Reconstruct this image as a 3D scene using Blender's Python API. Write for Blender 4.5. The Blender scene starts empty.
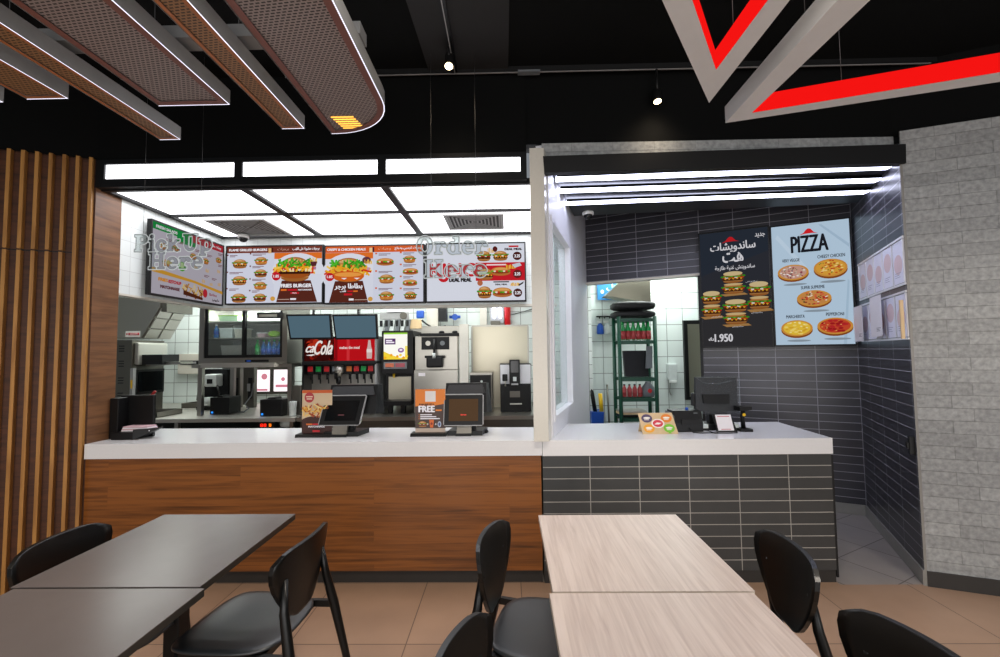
import bpy, bmesh, math, random
from mathutils import Vector, Matrix
random.seed(7)
COL = bpy.context.scene.collection
PI = math.pi

# ------------------------------------------------------------------ colours and materials
def lin(h, k=1.0):
    h = h.lstrip('#')
    out = []
    for i in (0, 2, 4):
        c = int(h[i:i+2], 16) / 255
        out.append((c/12.92 if c <= .04045 else ((c+.055)/1.055)**2.4) * k)
    return (*out, 1)

def newmat(name):
    m = bpy.data.materials.new(name); m.use_nodes = True
    nt = m.node_tree
    return m, nt, nt.nodes, nt.links, nt.nodes['Principled BSDF']

def plain(name, col, rough=.5, metal=0., var=.12, scale=18., bump=0., spec=None, coat=0.):
    """painted / metal / plastic surface with a faint noise variation"""
    m, nt, N, L, b = newmat(name)
    c = lin(col)
    tc = N.new('ShaderNodeTexCoord'); no = N.new('ShaderNodeTexNoise')
    no.inputs['Scale'].default_value = scale; no.inputs['Detail'].default_value = 3
    L.new(tc.outputs['Object'], no.inputs['Vector'])
    mx = N.new('ShaderNodeMix'); mx.data_type = 'RGBA'
    mx.inputs[6].default_value = (*[v*(1-var) for v in c[:3]], 1)
    mx.inputs[7].default_value = (*[min(1, v*(1+var)) for v in c[:3]], 1)
    L.new(no.outputs['Fac'], mx.inputs[0]); L.new(mx.outputs[2], b.inputs['Base Color'])
    b.inputs['Roughness'].default_value = rough; b.inputs['Metallic'].default_value = metal
    if spec is not None: b.inputs['Specular IOR Level'].default_value = spec
    if coat: b.inputs['Coat Weight'].default_value = coat; b.inputs['Coat Roughness'].default_value = .15
    if bump:
        bp = N.new('ShaderNodeBump'); bp.inputs['Strength'].default_value = bump; bp.inputs['Distance'].default_value = .01
        L.new(no.outputs['Fac'], bp.inputs['Height']); L.new(bp.outputs['Normal'], b.inputs['Normal'])
    return m

def emit(name, col, s):
    m, nt, N, L, b = newmat(name)
    N.remove(b); e = N.new('ShaderNodeEmission')
    e.inputs['Color'].default_value = lin(col); e.inputs['Strength'].default_value = s
    L.new(e.outputs[0], N['Material Output'].inputs[0])
    return m

def steel(name, col='#b9b6ae', rough=.32, direction=(1, 1, 9)):
    m, nt, N, L, b = newmat(name)
    tc = N.new('ShaderNodeTexCoord'); mp = N.new('ShaderNodeMapping'); no = N.new('ShaderNodeTexNoise')
    mp.inputs['Scale'].default_value = direction; no.inputs['Scale'].default_value = 6; no.inputs['Detail'].default_value = 4
    L.new(tc.outputs['Object'], mp.inputs['Vector']); L.new(mp.outputs[0], no.inputs['Vector'])
    r = N.new('ShaderNodeMapRange'); r.inputs[3].default_value = rough-.03; r.inputs[4].default_value = rough+.05
    L.new(no.outputs['Fac'], r.inputs[0]); L.new(r.outputs[0], b.inputs['Roughness'])
    b.inputs['Base Color'].default_value = lin(col); b.inputs['Metallic'].default_value = .95
    return m

def wood(name, dark, light, grain=(1.2, 14, 14), board=None, rough=.35, contrast=1.0):
    """grain runs along the axis with the small scale; board=(w,h) adds tone changes from board to board (UV, metres)"""
    m, nt, N, L, b = newmat(name)
    tc = N.new('ShaderNodeTexCoord'); mp = N.new('ShaderNodeMapping')
    mp.inputs['Scale'].default_value = grain
    L.new(tc.outputs['Object'], mp.inputs['Vector'])
    n1 = N.new('ShaderNodeTexNoise'); n1.inputs['Scale'].default_value = 2.2; n1.inputs['Detail'].default_value = 6; n1.inputs['Distortion'].default_value = .8
    n2 = N.new('ShaderNodeTexNoise'); n2.inputs['Scale'].default_value = 9; n2.inputs['Detail'].default_value = 4
    vec = mp.outputs[0]
    fac_board = None
    if board:
        br = N.new('ShaderNodeTexBrick'); br.offset = .5; br.inputs['Scale'].default_value = 1
        br.inputs['Brick Width'].default_value = board[0]; br.inputs['Row Height'].default_value = board[1]
        br.inputs['Mortar Size'].default_value = .0006
        br.inputs['Color1'].default_value = (0, 0, 0, 1); br.inputs['Color2'].default_value = (1, 1, 1, 1); br.inputs['Mortar'].default_value = (0, 0, 0, 1)
        L.new(tc.outputs['UV'], br.inputs['Vector'])
        ad = N.new('ShaderNodeVectorMath'); ad.operation = 'MULTIPLY_ADD'
        ad.inputs[1].default_value = (7, 7, 7); L.new(br.outputs['Color'], ad.inputs[0]); L.new(vec, ad.inputs[2]); vec = ad.outputs[0]
        fac_board = br.outputs['Color']
    L.new(vec, n1.inputs['Vector']); L.new(vec, n2.inputs['Vector'])
    mixn = N.new('ShaderNodeMath'); mixn.operation = 'MULTIPLY_ADD'; mixn.inputs[1].default_value = .3
    L.new(n2.outputs['Fac'], mixn.inputs[0]); L.new(n1.outputs['Fac'], mixn.inputs[2])
    last = mixn.outputs[0]
    if fac_board:
        a2 = N.new('ShaderNodeMath'); a2.operation = 'MULTIPLY_ADD'; a2.inputs[1].default_value = .10
        L.new(fac_board, a2.inputs[0]); L.new(last, a2.inputs[2]); last = a2.outputs[0]
    cr = N.new('ShaderNodeValToRGB')
    cr.color_ramp.elements[0].position = .5 - .17/contrast; cr.color_ramp.elements[0].color = lin(dark)
    cr.color_ramp.elements[1].position = .78 + .1/contrast - .1; cr.color_ramp.elements[1].color = lin(light)
    L.new(last, cr.inputs[0]); L.new(cr.outputs[0], b.inputs['Base Color'])
    b.inputs['Roughness'].default_value = rough
    return m

def tiles(name, col, grout, w, h, mortar, offset=0., var=.1, rough=.3, rot=0., shift=(0, 0), bumpn=0., noise=6., bump=.25, spec=.5):
    m, nt, N, L, b = newmat(name)
    tc = N.new('ShaderNodeTexCoord'); mp = N.new('ShaderNodeMapping')
    mp.inputs['Rotation'].default_value = (0, 0, rot); mp.inputs['Location'].default_value = (*shift, 0)
    L.new(tc.outputs['UV'], mp.inputs['Vector'])
    br = N.new('ShaderNodeTexBrick'); br.offset = offset; br.inputs['Scale'].default_value = 1
    br.inputs['Brick Width'].default_value = w; br.inputs['Row Height'].default_value = h
    br.inputs['Mortar Size'].default_value = mortar; br.inputs['Mortar Smooth'].default_value = .1
    c = lin(col)
    br.inputs['Color1'].default_value = (*[v*(1-var) for v in c[:3]], 1)
    br.inputs['Color2'].default_value = (*[min(1, v*(1+var)) for v in c[:3]], 1)
    br.inputs['Mortar'].default_value = lin(grout)
    L.new(mp.outputs[0], br.inputs['Vector'])
    no = N.new('ShaderNodeTexNoise'); no.inputs['Scale'].default_value = noise; no.inputs['Detail'].default_value = 6
    L.new(tc.outputs['Object'], no.inputs['Vector'])
    mr = N.new('ShaderNodeMapRange'); mr.inputs[1].default_value = .25; mr.inputs[2].default_value = .75
    mr.inputs[3].default_value = 1-bumpn; mr.inputs[4].default_value = 1+bumpn
    L.new(no.outputs['Fac'], mr.inputs[0])
    mu = N.new('ShaderNodeVectorMath'); mu.operation = 'SCALE'
    L.new(br.outputs['Color'], mu.inputs[0]); L.new(mr.outputs[0], mu.inputs['Scale'])
    L.new(mu.outputs[0], b.inputs['Base Color'])
    b.inputs['Roughness'].default_value = rough; b.inputs['Specular IOR Level'].default_value = spec
    iv = N.new('ShaderNodeMath'); iv.operation = 'SUBTRACT'; iv.inputs[0].default_value = 1
    L.new(br.outputs['Fac'], iv.inputs[1])
    if bumpn > .2:
        a = N.new('ShaderNodeMath'); a.operation = 'MULTIPLY_ADD'; a.inputs[1].default_value = .8
        L.new(no.outputs['Fac'], a.inputs[0]); L.new(iv.outputs[0], a.inputs[2]); h_ = a.outputs[0]
    else: h_ = iv.outputs[0]
    bp = N.new('ShaderNodeBump'); bp.inputs['Strength'].default_value = bump; bp.inputs['Distance'].default_value = .006
    L.new(h_, bp.inputs['Height']); L.new(bp.outputs['Normal'], b.inputs['Normal'])
    return m

def glassy(name, col, clear=.8, rough=.05):
    """thin clear sheet: mostly transparent, a little glossy and tinted"""
    m, nt, N, L, b = newmat(name)
    t = N.new('ShaderNodeBsdfTransparent'); t.inputs[0].default_value = lin('#f4f8f8')
    mx = N.new('ShaderNodeMixShader'); mx.inputs[0].default_value = clear
    b.inputs['Base Color'].default_value = lin(col); b.inputs['Roughness'].default_value = rough
    L.new(b.outputs[0], mx.inputs[1]); L.new(t.outputs[0], mx.inputs[2]); L.new(mx.outputs[0], N['Material Output'].inputs[0])
    return m

def mesh_grille(name, col, hole, w, h):
    m, nt, N, L, b = newmat(name)
    tc = N.new('ShaderNodeTexCoord'); br = N.new('ShaderNodeTexBrick'); br.offset = .5; br.inputs['Scale'].default_value = 1
    mp = N.new('ShaderNodeMapping'); mp.inputs['Rotation'].default_value = (0, 0, .12)
    L.new(tc.outputs['UV'], mp.inputs['Vector']); L.new(mp.outputs[0], br.inputs['Vector'])
    br.inputs['Brick Width'].default_value = w; br.inputs['Row Height'].default_value = h; br.inputs['Mortar Size'].default_value = w*.16
    br.inputs['Color1'].default_value = lin(hole); br.inputs['Color2'].default_value = lin(hole); br.inputs['Mortar'].default_value = lin(col)
    L.new(br.outputs['Color'], b.inputs['Base Color']); b.inputs['Roughness'].default_value = .45
    return m

M = {
 'black': plain('black_paint', '#0a0a0b', .55),
 'ceiling_black': plain('matt_black_ceiling', '#030404', .85, spec=.2),
 'ceiling_grey': plain('charcoal_ceiling_panel', '#1c1b1b', .7),
 'plastic': plain('black_plastic', '#060607', .45, spec=.35),
 'plastic2': plain('dark_grey_plastic', '#0b0c0e', .45, spec=.35),
 'grey': plain('grey_plastic', '#6f7478', .4),
 'chair': plain('black_stained_plywood', '#070808', .34, spec=.4), 'chair_seat': plain('black_seat_painted_sheen', '#171d21', .4, spec=.9),  # seat base lightened to blue-grey for reflected canopy light; same black plywood
 'frame': plain('anodised_dark_frame', '#0c0e10', .5, spec=.3),
 'white': plain('white_laminate', '#e6e6ea', .35, var=.03),
 'offwhite': plain('offwhite_metal', '#d8d3c6', .4, var=.05),
 'stone': plain('cream_engineered_stone', '#d9d5ca', .22, var=.05, scale=60),
 'stone_top': plain('white_engineered_stone', '#e9e9ea', .12, var=.03, scale=60),
 'steel': steel('brushed_steel', '#a5a29a', .3), 'steel_dark': steel('dark_steel', '#6d6a63', .4), 'steel_warm': steel('warm_steel', '#b3ad9b', .3, (.25, .25, .8)),
 'steel_light': steel('pale_steel', '#d3d0c8', .42), 'alu': plain('grey_aluminium', '#a3a3a3', .45, .2),
 'red': plain('red_plastic', '#c8141c', .4), 'blue': plain('blue_plastic', '#1b54b8', .4), 'yellow': plain('yellow_plastic', '#f0c216', .4),
 'green': plain('green_epoxy_wire', '#0c4a36', .4), 'paper': plain('paper', '#ece8ec', .8, var=.03), 'pinkpaper': plain('pink_paper', '#d8b4bc', .8),
 'card': plain('kraft_board', '#d9bd92', .7), 'bag': plain('black_nylon', '#141416', .6, bump=.5),
 'pet_blue': plain('blue_bottle', '#2a6fb4', .2), 'pet_green': plain('green_bottle', '#1f9a4a', .2), 'cola': plain('red_label_bottle', '#b8484a', .3),
 'cap': plain('white_cap', '#eef0ee', .4), 'lettuce': plain('lettuce', '#8fbf3a', .6), 'box_white': plain('white_tub', '#cfd6d4', .5),
 'wood': wood('walnut_laminate', '#331a09', '#905728', (.55, 15, 15), (1.9, .135), .3, 1.0),
 'wood_return': wood('walnut_laminate_return', '#4a2e1b', '#835a3a', (4, .9, 11), None, .4),
 'wood_dark': wood('dark_walnut_boards', '#2e190c', '#55301a', (1.5, 1.5, 16), None, .5),
 'oak': wood('oiled_oak_slat', '#8c5c28', '#bd8846', (9, 9, .8), None, .45),
 'ash': wood('pale_ash_laminate', '#ad9a90', '#cfc0b6', (22, 1.0, 22), None, .38, .8),
 'table_dark': plain('charcoal_laminate', '#67605e', .27, var=.08, scale=6),
 'table_edge': plain('charcoal_edge', '#2c2a26', .4),
 'ash_edge': plain('pale_table_edge', '#cfc3b2', .4),
 'tile_dark': tiles('charcoal_stack_tile', '#3d3e3e', '#a5a29c', .343, .0795, .0028, shift=(-.222, .004), var=.14, rough=.4, bumpn=.1),
 'tile_booth': tiles('charcoal_stack_tile_booth', '#3b3b42', '#9c9ba3', .343, .0795, .003, var=.16, rough=.32, bumpn=.1),
 'tile_white': tiles('white_wall_tile', '#e4eae8', '#c2c6c4', .12, .12, .0016, var=.03, rough=.25),
 'tile_kitchen': tiles('kitchen_wall_tile', '#dfe8e4', '#7f8581', .2, .2, .004, var=.03, rough=.25),
 'tile_store': tiles('store_wall_tile', '#dfe8e4', '#8a908c', .25, .25, .005, var=.03, rough=.25),
 'floor': tiles('beige_floor_tile', '#a68871', '#6a5648', .652, .652, .0035, var=.05, rough=.38, bumpn=.09, noise=3, shift=(.58, .083), bump=.1),
 'floor_passage': tiles('grey_passage_tile', '#9b948f', '#5d5753', .4, .4, .004, var=.05, rough=.35, rot=math.radians(-29), bumpn=.06, shift=(.1, .13), bump=.1),
 'concrete': tiles('split_concrete_tile', '#9fa1a1', '#8d8f8e', .30, .085, .0018, offset=.37, var=.11, rough=.85, bumpn=.30, noise=34, bump=1.0),
 'base_dark': plain('charcoal_plinth', '#2e2c2a', .45), 'base_grey': plain('grey_plinth', '#8d8b86', .5),
 'panel_light': emit('light_panel_diffuser', '#fbfaff', 4.2), 'tube': emit('led_tube', '#dfe3ff', 9.0), 'edge_led': emit('led_edge', '#f2eeff', 1.6),
 'bulb': emit('spot_bulb', '#ffe2b0', 14.), 'bulb_warm': emit('warm_bulb', '#ffb54a', 2.), 'led_blue': emit('blue_indicator', '#2a8cff', 1.5), 'led_red': emit('red_digits', '#ff2418', 1.6),
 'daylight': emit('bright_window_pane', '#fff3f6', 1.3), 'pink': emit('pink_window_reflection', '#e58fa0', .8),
 'red_lit': emit('lit_red_acrylic', '#f51412', 1.0), 'tri_grey': plain('pale_grey_beam', '#d2d2d2', .5, var=.04),
 'trim_pink': plain('rosewood_trim', '#7a4f48', .45), 'trim_orange': plain('copper_trim', '#a8683f', .45),
 'grille_dark': mesh_grille('dark_perforated_mesh', '#958a88', '#241c1d', .021, .012),
 'grille_warm': mesh_grille('warm_perforated_mesh', '#94704f', '#3a2416', .021, .012),
 'screen_off': plain('dark_glass_screen', '#0d1113', .12, var=.05), 'acrylic': glassy('clear_acrylic', '#8a9090', .91), 'acrylic_inner': plain('acrylic_inner_edge', '#8f9696', .4, var=.03), 'acrylic_rim': emit('acrylic_rim_added_glow', '#dfe4e4', .72),  # rim glow added to brighten the letter outlines; the signs hold no lamp
 'glass': glassy('window_glass', '#dfeeee', .82, .03), 'fridge_glass': glassy('fridge_glass', '#d0d8d4', .95, .03), 'film': glassy('plastic_film', '#c8ccd4', .93, .15),
 'vent': plain('grey_vent', '#a4a4a2', .5), 'vent_dark': plain('vent_shadow', '#3c3c3b', .7),
 'wire': plain('black_cable', '#0b0b0b', .5), 'thread': plain('suspension_wire', '#5a5a5a', .4, .6),
 'screen_brown': emit('brown_screen', '#5d4632', .8), 'screen_grey': emit('grey_blue_screen', '#56707e', .8),
}

# ------------------------------------------------------------------ mesh building
class MB:
    def __init__(s): s.bm = bmesh.new(); s.mats = []
    def mi(s, m):
        m = M[m] if isinstance(m, str) else m
        if m not in s.mats: s.mats.append(m)
        return s.mats.index(m)
    def face(s, pts, m, smooth=False):
        f = s.bm.faces.new([s.bm.verts.new(p) for p in pts]); f.material_index = s.mi(m); f.smooth = smooth; return f
    def box(s, x0, x1, y0, y1, z0, z1, m, bev=0., seg=2):
        b = bmesh.new(); bmesh.ops.create_cube(b, size=1)
        for v in b.verts: v.co = Vector(((x0+x1)/2 + v.co.x*(x1-x0), (y0+y1)/2 + v.co.y*(y1-y0), (z0+z1)/2 + v.co.z*(z1-z0)))
        if bev: bmesh.ops.bevel(b, geom=b.edges[:], offset=bev, segments=seg, affect='EDGES', profile=.6)
        s.merge(b, m, bool(bev) and False); return s
    def merge(s, b, m, smooth=False, mat4=None):
        i = s.mi(m); d = {}
        for v in b.verts: d[v] = s.bm.verts.new(mat4 @ v.co if mat4 else v.co)
        for f in b.faces:
            try: nf = s.bm.faces.new([d[v] for v in f.verts])
            except ValueError: continue
            nf.material_index = i; nf.smooth = smooth
        b.free()
    def prism(s, pts, vec, m, smooth=False):
        """closed polygon (3-D points) swept along vec"""
        vec = Vector(vec); a = [s.bm.verts.new(p) for p in pts]; b = [s.bm.verts.new(Vector(p)+vec) for p in pts]; i = s.mi(m); n = len(pts)
        fs = [s.bm.faces.new(a), s.bm.faces.new(list(reversed(b)))]
        for k in range(n):
            f = s.bm.faces.new([a[k], b[k], b[(k+1) % n], a[(k+1) % n]]); f.smooth = smooth; fs.append(f)
        for f in fs: f.material_index = i
        return s
    def tube(s, pts, r, m, n=8, closed=False, rs=None):
        pts = [Vector(p) for p in pts]; rings = []; i = s.mi(m); K = len(pts)
        up0 = None
        for k, p in enumerate(pts):
            if closed: t = pts[(k+1) % K] - pts[k-1]
            else: t = pts[min(k+1, K-1)] - pts[max(k-1, 0)]
            t.normalize()
            if up0 is None: up0 = Vector((0, 0, 1)) if abs(t.z) < .9 else Vector((1, 0, 0))
            a = t.cross(up0)
            if a.length < 1e-4: up0 = Vector((0, 1, 0)); a = t.cross(up0)
            a.normalize(); b = a.cross(t).normalized(); up0 = b
            rr = rs[k] if rs else r
            rings.append([s.bm.verts.new(p + (a*math.cos(2*PI*j/n) + b*math.sin(2*PI*j/n))*rr) for j in range(n)])
        for k in range(K if closed else K-1):
            A, B = rings[k], rings[(k+1) % K]
            for j in range(n):
                f = s.bm.faces.new([A[j], A[(j+1) % n], B[(j+1) % n], B[j]]); f.material_index = i; f.smooth = True
        if not closed:
            for R in (rings[0], rings[-1]):
                f = s.bm.faces.new(R); f.material_index = i
        return s
    def lathe(s, prof, c, m, n=20, axis='Z'):
        """prof: list of (radius, height) spun about an axis through c"""
        i = s.mi(m); c = Vector(c); rings = []
        for r, h in prof:
            ring = []
            for j in range(n):
                a, b = r*math.cos(2*PI*j/n), r*math.sin(2*PI*j/n)
                p = {'Z': (a, b, h), 'Y': (a, h, b), 'X': (h, a, b)}[axis]
                ring.append(s.bm.verts.new(c + Vector(p)))
            rings.append(ring)
        for A, B in zip(rings, rings[1:]):
            for j in range(n):
                f = s.bm.faces.new([A[j], A[(j+1) % n], B[(j+1) % n], B[j]]); f.material_index = i; f.smooth = True
        for R in (rings[0], rings[-1]):
            f = s.bm.faces.new(R); f.material_index = i
        return s
    def build(s, name, parent=None, world=None, recalc=True):
        if recalc: bmesh.ops.recalc_face_normals(s.bm, faces=s.bm.faces[:])
        uv = s.bm.loops.layers.uv.new('UVMap')
        for f in s.bm.faces:
            f.normal_update(); n = f.normal; ax = max(range(3), key=lambda k: abs(n[k]))
            for l in f.loops:
                x, y, z = l.vert.co
                l[uv].uv = ((y, z), (x, z), (x, y))[ax]
        me = bpy.data.meshes.new(name); s.bm.to_mesh(me); s.bm.free()
        for m in s.mats: me.materials.append(m)
        o = bpy.data.objects.new(name, me); COL.objects.link(o)
        if parent is not None: child(o, parent)
        if world is not None: o.matrix_world = world
        return o

def child(o, p):
    o.parent = p
    o.matrix_parent_inverse = p.matrix_basis.inverted() if p.type == 'EMPTY' and not p.get('_w') else Matrix.Identity(4)
    return o

def tag(o, label=None, cat=None, group=None, kind=None):
    if label: o['label'] = label
    if cat: o['category'] = cat
    if group: o['group'] = group
    if kind: o['kind'] = kind
    return o

def thing(name, label, cat, loc=(0, 0, 0), rz=0., group=None):
    o = bpy.data.objects.new(name, None); COL.objects.link(o); o.empty_display_size = .1
    o.location = loc; o.rotation_euler = (0, 0, rz)
    o.matrix_basis = Matrix.Translation(loc) @ Matrix.Rotation(rz, 4, 'Z')
    return tag(o, label, cat, group)

def lthing(name, label, cat, loc, rz=0., group=None):
    """a thing whose parts are modelled in its own local frame"""
    o = thing(name, label, cat, loc, rz, group); o['_w'] = 1; return o

def copy_tree(o, parent=None):
    c = o.copy(); COL.objects.link(c)
    if parent is not None: c.parent = parent
    for ch in list(o.children): copy_tree(ch, c)
    return c

def struct(o): o['kind'] = 'structure'; return o

# ------------------------------------------------------------------ flat artwork and lettering
_art = {}
def art(col, glow):
    k = (col, glow)
    if k not in _art:
        _art[k] = emit('ink_lit_' + col.strip('#'), col, glow) if glow else plain('ink_' + col.strip('#'), col, .5, var=.02)
    return _art[k]

AR = {'ا': (0xFE8D, 2), 'ب': (0xFE8F, 4), 'ة': (0xFE93, 2), 'ت': (0xFE95, 4), 'ج': (0xFE9D, 4), 'ح': (0xFEA1, 4), 'د': (0xFEA9, 2), 'ر': (0xFEAD, 2), 'ز': (0xFEAF, 2),
      'س': (0xFEB1, 4), 'ش': (0xFEB5, 4), 'ط': (0xFEC1, 4), 'ع': (0xFEC9, 4), 'غ': (0xFECD, 4), 'ك': (0xFED9, 4), 'ل': (0xFEDD, 4), 'م': (0xFEE1, 4), 'ن': (0xFEE5, 4),
      'ه': (0xFEE9, 4), 'و': (0xFEED, 2), 'ى': (0xFEEF, 2), 'ي': (0xFEF1, 4), 'ص': (0xFEB9, 4), 'ف': (0xFED1, 4)}
def arabic(s):
    out = []
    for i, ch in enumerate(s):
        if ch not in AR: out.append(ch); continue
        base, n = AR[ch]
        before = i > 0 and s[i-1] in AR and AR[s[i-1]][1] == 4
        after = n == 4 and i+1 < len(s) and s[i+1] in AR
        out.append(chr(base + (3 if before and after else 1 if before else 2 if after else 0)))
    return ''.join(reversed(out))

_glyph = {}
def glyphs(s, shear=0.):
    k = (s, shear)
    if k not in _glyph:
        c = bpy.data.curves.new('lettering', 'FONT'); c.body = s; c.size = 1; c.resolution_u = 3; c.shear = shear
        o = bpy.data.objects.new('lettering', c)
        me = bpy.data.meshes.new_from_object(o)
        vs = [tuple(v.co[:2]) for v in me.vertices]; fs = [tuple(p.vertices) for p in me.polygons]
        bpy.data.objects.remove(o); bpy.data.curves.remove(c); bpy.data.meshes.remove(me)
        xs = [v[0] for v in vs] or [0]; ys = [v[1] for v in vs] or [0]
        _glyph[k] = (vs, fs, min(xs), max(xs), min(ys), max(ys))
    return _glyph[k]

class Art:
    """layered flat shapes on a plane: o = lower left corner, u and v unit axes, W x H metres; coordinates are fractions of W and H"""
    def __init__(s, o, u, v, W, H, glow=0., step=.0004):
        s.o, s.u, s.v = Vector(o), Vector(u).normalized(), Vector(v).normalized(); s.n = s.u.cross(s.v)
        s.W, s.H, s.glow, s.k, s.step = W, H, glow, 0, step; s.mb = MB()
    def P(s, x, y, k): return s.o + s.u*(x*s.W) + s.v*(y*s.H) + s.n*(k*s.step)
    def poly(s, pts, col, same=False):
        if not same: s.k += 1
        s.mb.face([s.P(x, y, s.k) for x, y in pts], art(col, s.glow)); return s
    def rect(s, x0, y0, x1, y1, col, same=False): return s.poly([(x0, y0), (x1, y0), (x1, y1), (x0, y1)], col, same)
    def ell(s, cx, cy, rx, ry, col, n=18, a0=0., a1=2*PI, same=False):
        full = abs(a1-a0-2*PI) < 1e-6; N = n if full else n+1
        return s.poly([(cx + rx*math.cos(a0+(a1-a0)*j/n), cy + ry*math.sin(a0+(a1-a0)*j/n)) for j in range(N)], col, same)
    def text(s, t, x0, y0, x1, y1, col, bold=0., shear=0.):
        """lettering stretched to the box"""
        vs, fs, a, b, c, d = glyphs(t, shear)
        if not fs: return s
        sx, sy = (x1-x0)/max(b-a, 1e-6), (y1-y0)/max(d-c, 1e-6)
        offs = [(0, 0)] if not bold else [(-bold, 0), (bold, 0), (0, -bold*.6), (0, bold*.6)]
        for ox, oy in offs:
            s.k += 1
            P = [s.P(x0 + (x-a)*sx + ox*s.H/s.W, y0 + (y-c)*sy + oy, s.k) for x, y in vs]
            for f in fs:
                try: s.mb.face([P[i] for i in f], art(col, s.glow))
                except ValueError: pass
        return s
    def lines(s, x, y, w, n=2, col='#5a4a4a', h=.011, gap=.022):
        for i in range(n): s.rect(x, y-i*gap, x+w*(1, .7, .85, .5)[i % 4], y-i*gap+h, col, same=i > 0)
        return s
    # --- food
    def burger(s, cx, cy, w, h, kind=0, seeds=True):
        R = random.Random(int(cx*977+cy*131+kind))
        L = cx-w/2
        s.ell(cx, cy-h*.34, w*.44, h*.16, '#a5652f'); s.rect(cx-w*.44, cy-h*.34, cx+w*.44, cy-h*.24, '#c08a52')
        s.rect(cx-w*.46, cy-h*.29, cx+w*.46, cy-h*.04, '#3c1c0e' if kind != 2 else '#b96a24')
        for i in range(6): s.ell(cx-w*.4+i*w*.16, cy-h*.19, w*.10, h*.10, (('#542a16', '#6a3a20') if kind != 2 else ('#c97c30', '#d9923e'))[i % 2], 8, same=i > 0)
        if kind in (1, 3):
            for i in range(5): s.poly([(L+w*(.06+.18*i), cy-h*.04), (L+w*(.24+.18*i), cy-h*.04), (L+w*(.15+.18*i), cy-h*.2)], '#f0b22c', same=i > 0)
        for i in range(7): s.ell(L+w*(.07+.143*i), cy-h*.01, w*.085, h*.075, ('#c22f1c', '#efe6d8', '#b82a1a')[i % 3], 8, same=i > 0)
        for i in range(10): s.ell(L+w*(.01+.109*i), cy+h*(.06+.07*R.random()), w*.085, h*.085, ('#3c9422', '#63b634', '#2a761a')[i % 3], 7, same=i > 0)
        s.ell(cx, cy+h*.12, w*.44, h*.34, '#a9692f', 16, 0, PI)
        s.ell(cx-w*.02, cy+h*.17, w*.37, h*.26, '#c68a4a', 14, 0, PI); s.ell(cx-w*.06, cy+h*.26, w*.22, h*.13, '#dcae74', 12, 0, PI)
        if seeds:
            for i in range(7): s.ell(cx+w*(-.27+.09*i), cy+h*(.27+.09*R.random()), w*.016, h*.016, '#f2dfb8', 5, same=i > 0)
    def sub(s, cx, cy, w, h):
        s.ell(cx, cy-h*.14, w*.5, h*.3, '#b86f36'); s.ell(cx, cy-h*.02, w*.48, h*.2, '#8c3a1c')
        for i in range(8): s.ell(cx-w*.42+i*w*.12, cy+h*.06, w*.075, h*.13, ('#58b030', '#efe4d0', '#c9321e', '#3f9a24')[i % 4], 7, same=i > 0)
        s.ell(cx, cy+h*.1, w*.48, h*.36, '#c98442', 16, 0, PI); s.ell(cx, cy+h*.18, w*.36, h*.2, '#e2a860', 14, 0, PI)
    def fries(s, cx, cy, w, h, n=9, pack='#8a2a20'):
        R = random.Random(int(cx*1000))
        for i in range(n):
            x = cx-w*.42+w*.84*i/(n-1); t = .12*(R.random()-.5)*w; y1 = cy+h*(.2+.3*R.random())
            s.poly([(x-w*.045, cy-h*.2), (x+w*.045, cy-h*.2), (x+t+w*.045, y1), (x+t-w*.045, y1)], ('#f0b93a', '#e09c22', '#f6cf62')[i % 3], same=i > 0)
        if pack: s.poly([(cx-w*.3, cy-h*.5), (cx+w*.3, cy-h*.5), (cx+w*.46, cy), (cx-w*.46, cy)], pack)
    def heap(s, cx, cy, w, h, cols, n=26, seed=1):
        R = random.Random(seed)
        for i in range(n):
            x = cx+w*.5*(2*R.random()-1); y = cy+h*.5*(2*R.random()-1)*(1-abs(x-cx)/w*1.1); a = R.random()*PI
            dx, dy = w*.10*math.cos(a), w*.10*math.sin(a)*s.W/s.H; ex, ey = -dy*.22*s.H/s.W, dx*.22*s.W/s.H
            s.poly([(x-dx-ex, y-dy-ey), (x+dx-ex, y+dy-ey), (x+dx+ex, y+dy+ey), (x-dx+ex, y-dy+ey)], cols[i % len(cols)], same=i % 3 > 0)
    def pizza(s, cx, cy, rx, ry, cheese, tops, n=40, seed=3):
        R = random.Random(seed)
        s.ell(cx+rx*.1, cy-ry*1.55, rx*.75, ry*.14, '#8d9aa6', 20)
        s.ell(cx, cy-ry*.22, rx, ry, '#8a4a1c', 26); s.ell(cx, cy, rx, ry, '#d0913e', 26); s.ell(cx, cy+ry*.02, rx*.86, ry*.84, cheese, 24)
        for i in range(n):
            a = R.random()*2*PI; q = math.sqrt(R.random())*.78; c, sz = tops[i % len(tops)]
            s.ell(cx+rx*q*math.cos(a), cy+ry*.03+ry*q*math.sin(a), rx*sz, ry*sz*.95, c, 7, same=i % 4 > 0)
    def hat(s, cx, cy, w, h, col='#d8232a'):
        s.poly([(cx-w*.5, cy-h*.5), (cx-w*.22, cy-h*.12), (cx+w*.05, cy-h*.14), (cx+w*.3, cy-h*.2), (cx+w*.5, cy-h*.42), (cx+w*.2, cy-h*.32), (cx-w*.2, cy-h*.36)], col)
        s.poly([(cx-w*.26, cy-h*.15), (cx-w*.12, cy+h*.32), (cx-w*.02, cy+h*.5), (cx+w*.12, cy+h*.42), (cx+w*.3, cy-h*.2), (cx, cy-h*.2)], col)
    def build(s, name, parent=None): return s.mb.build(name, parent, recalc=False)

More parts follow.
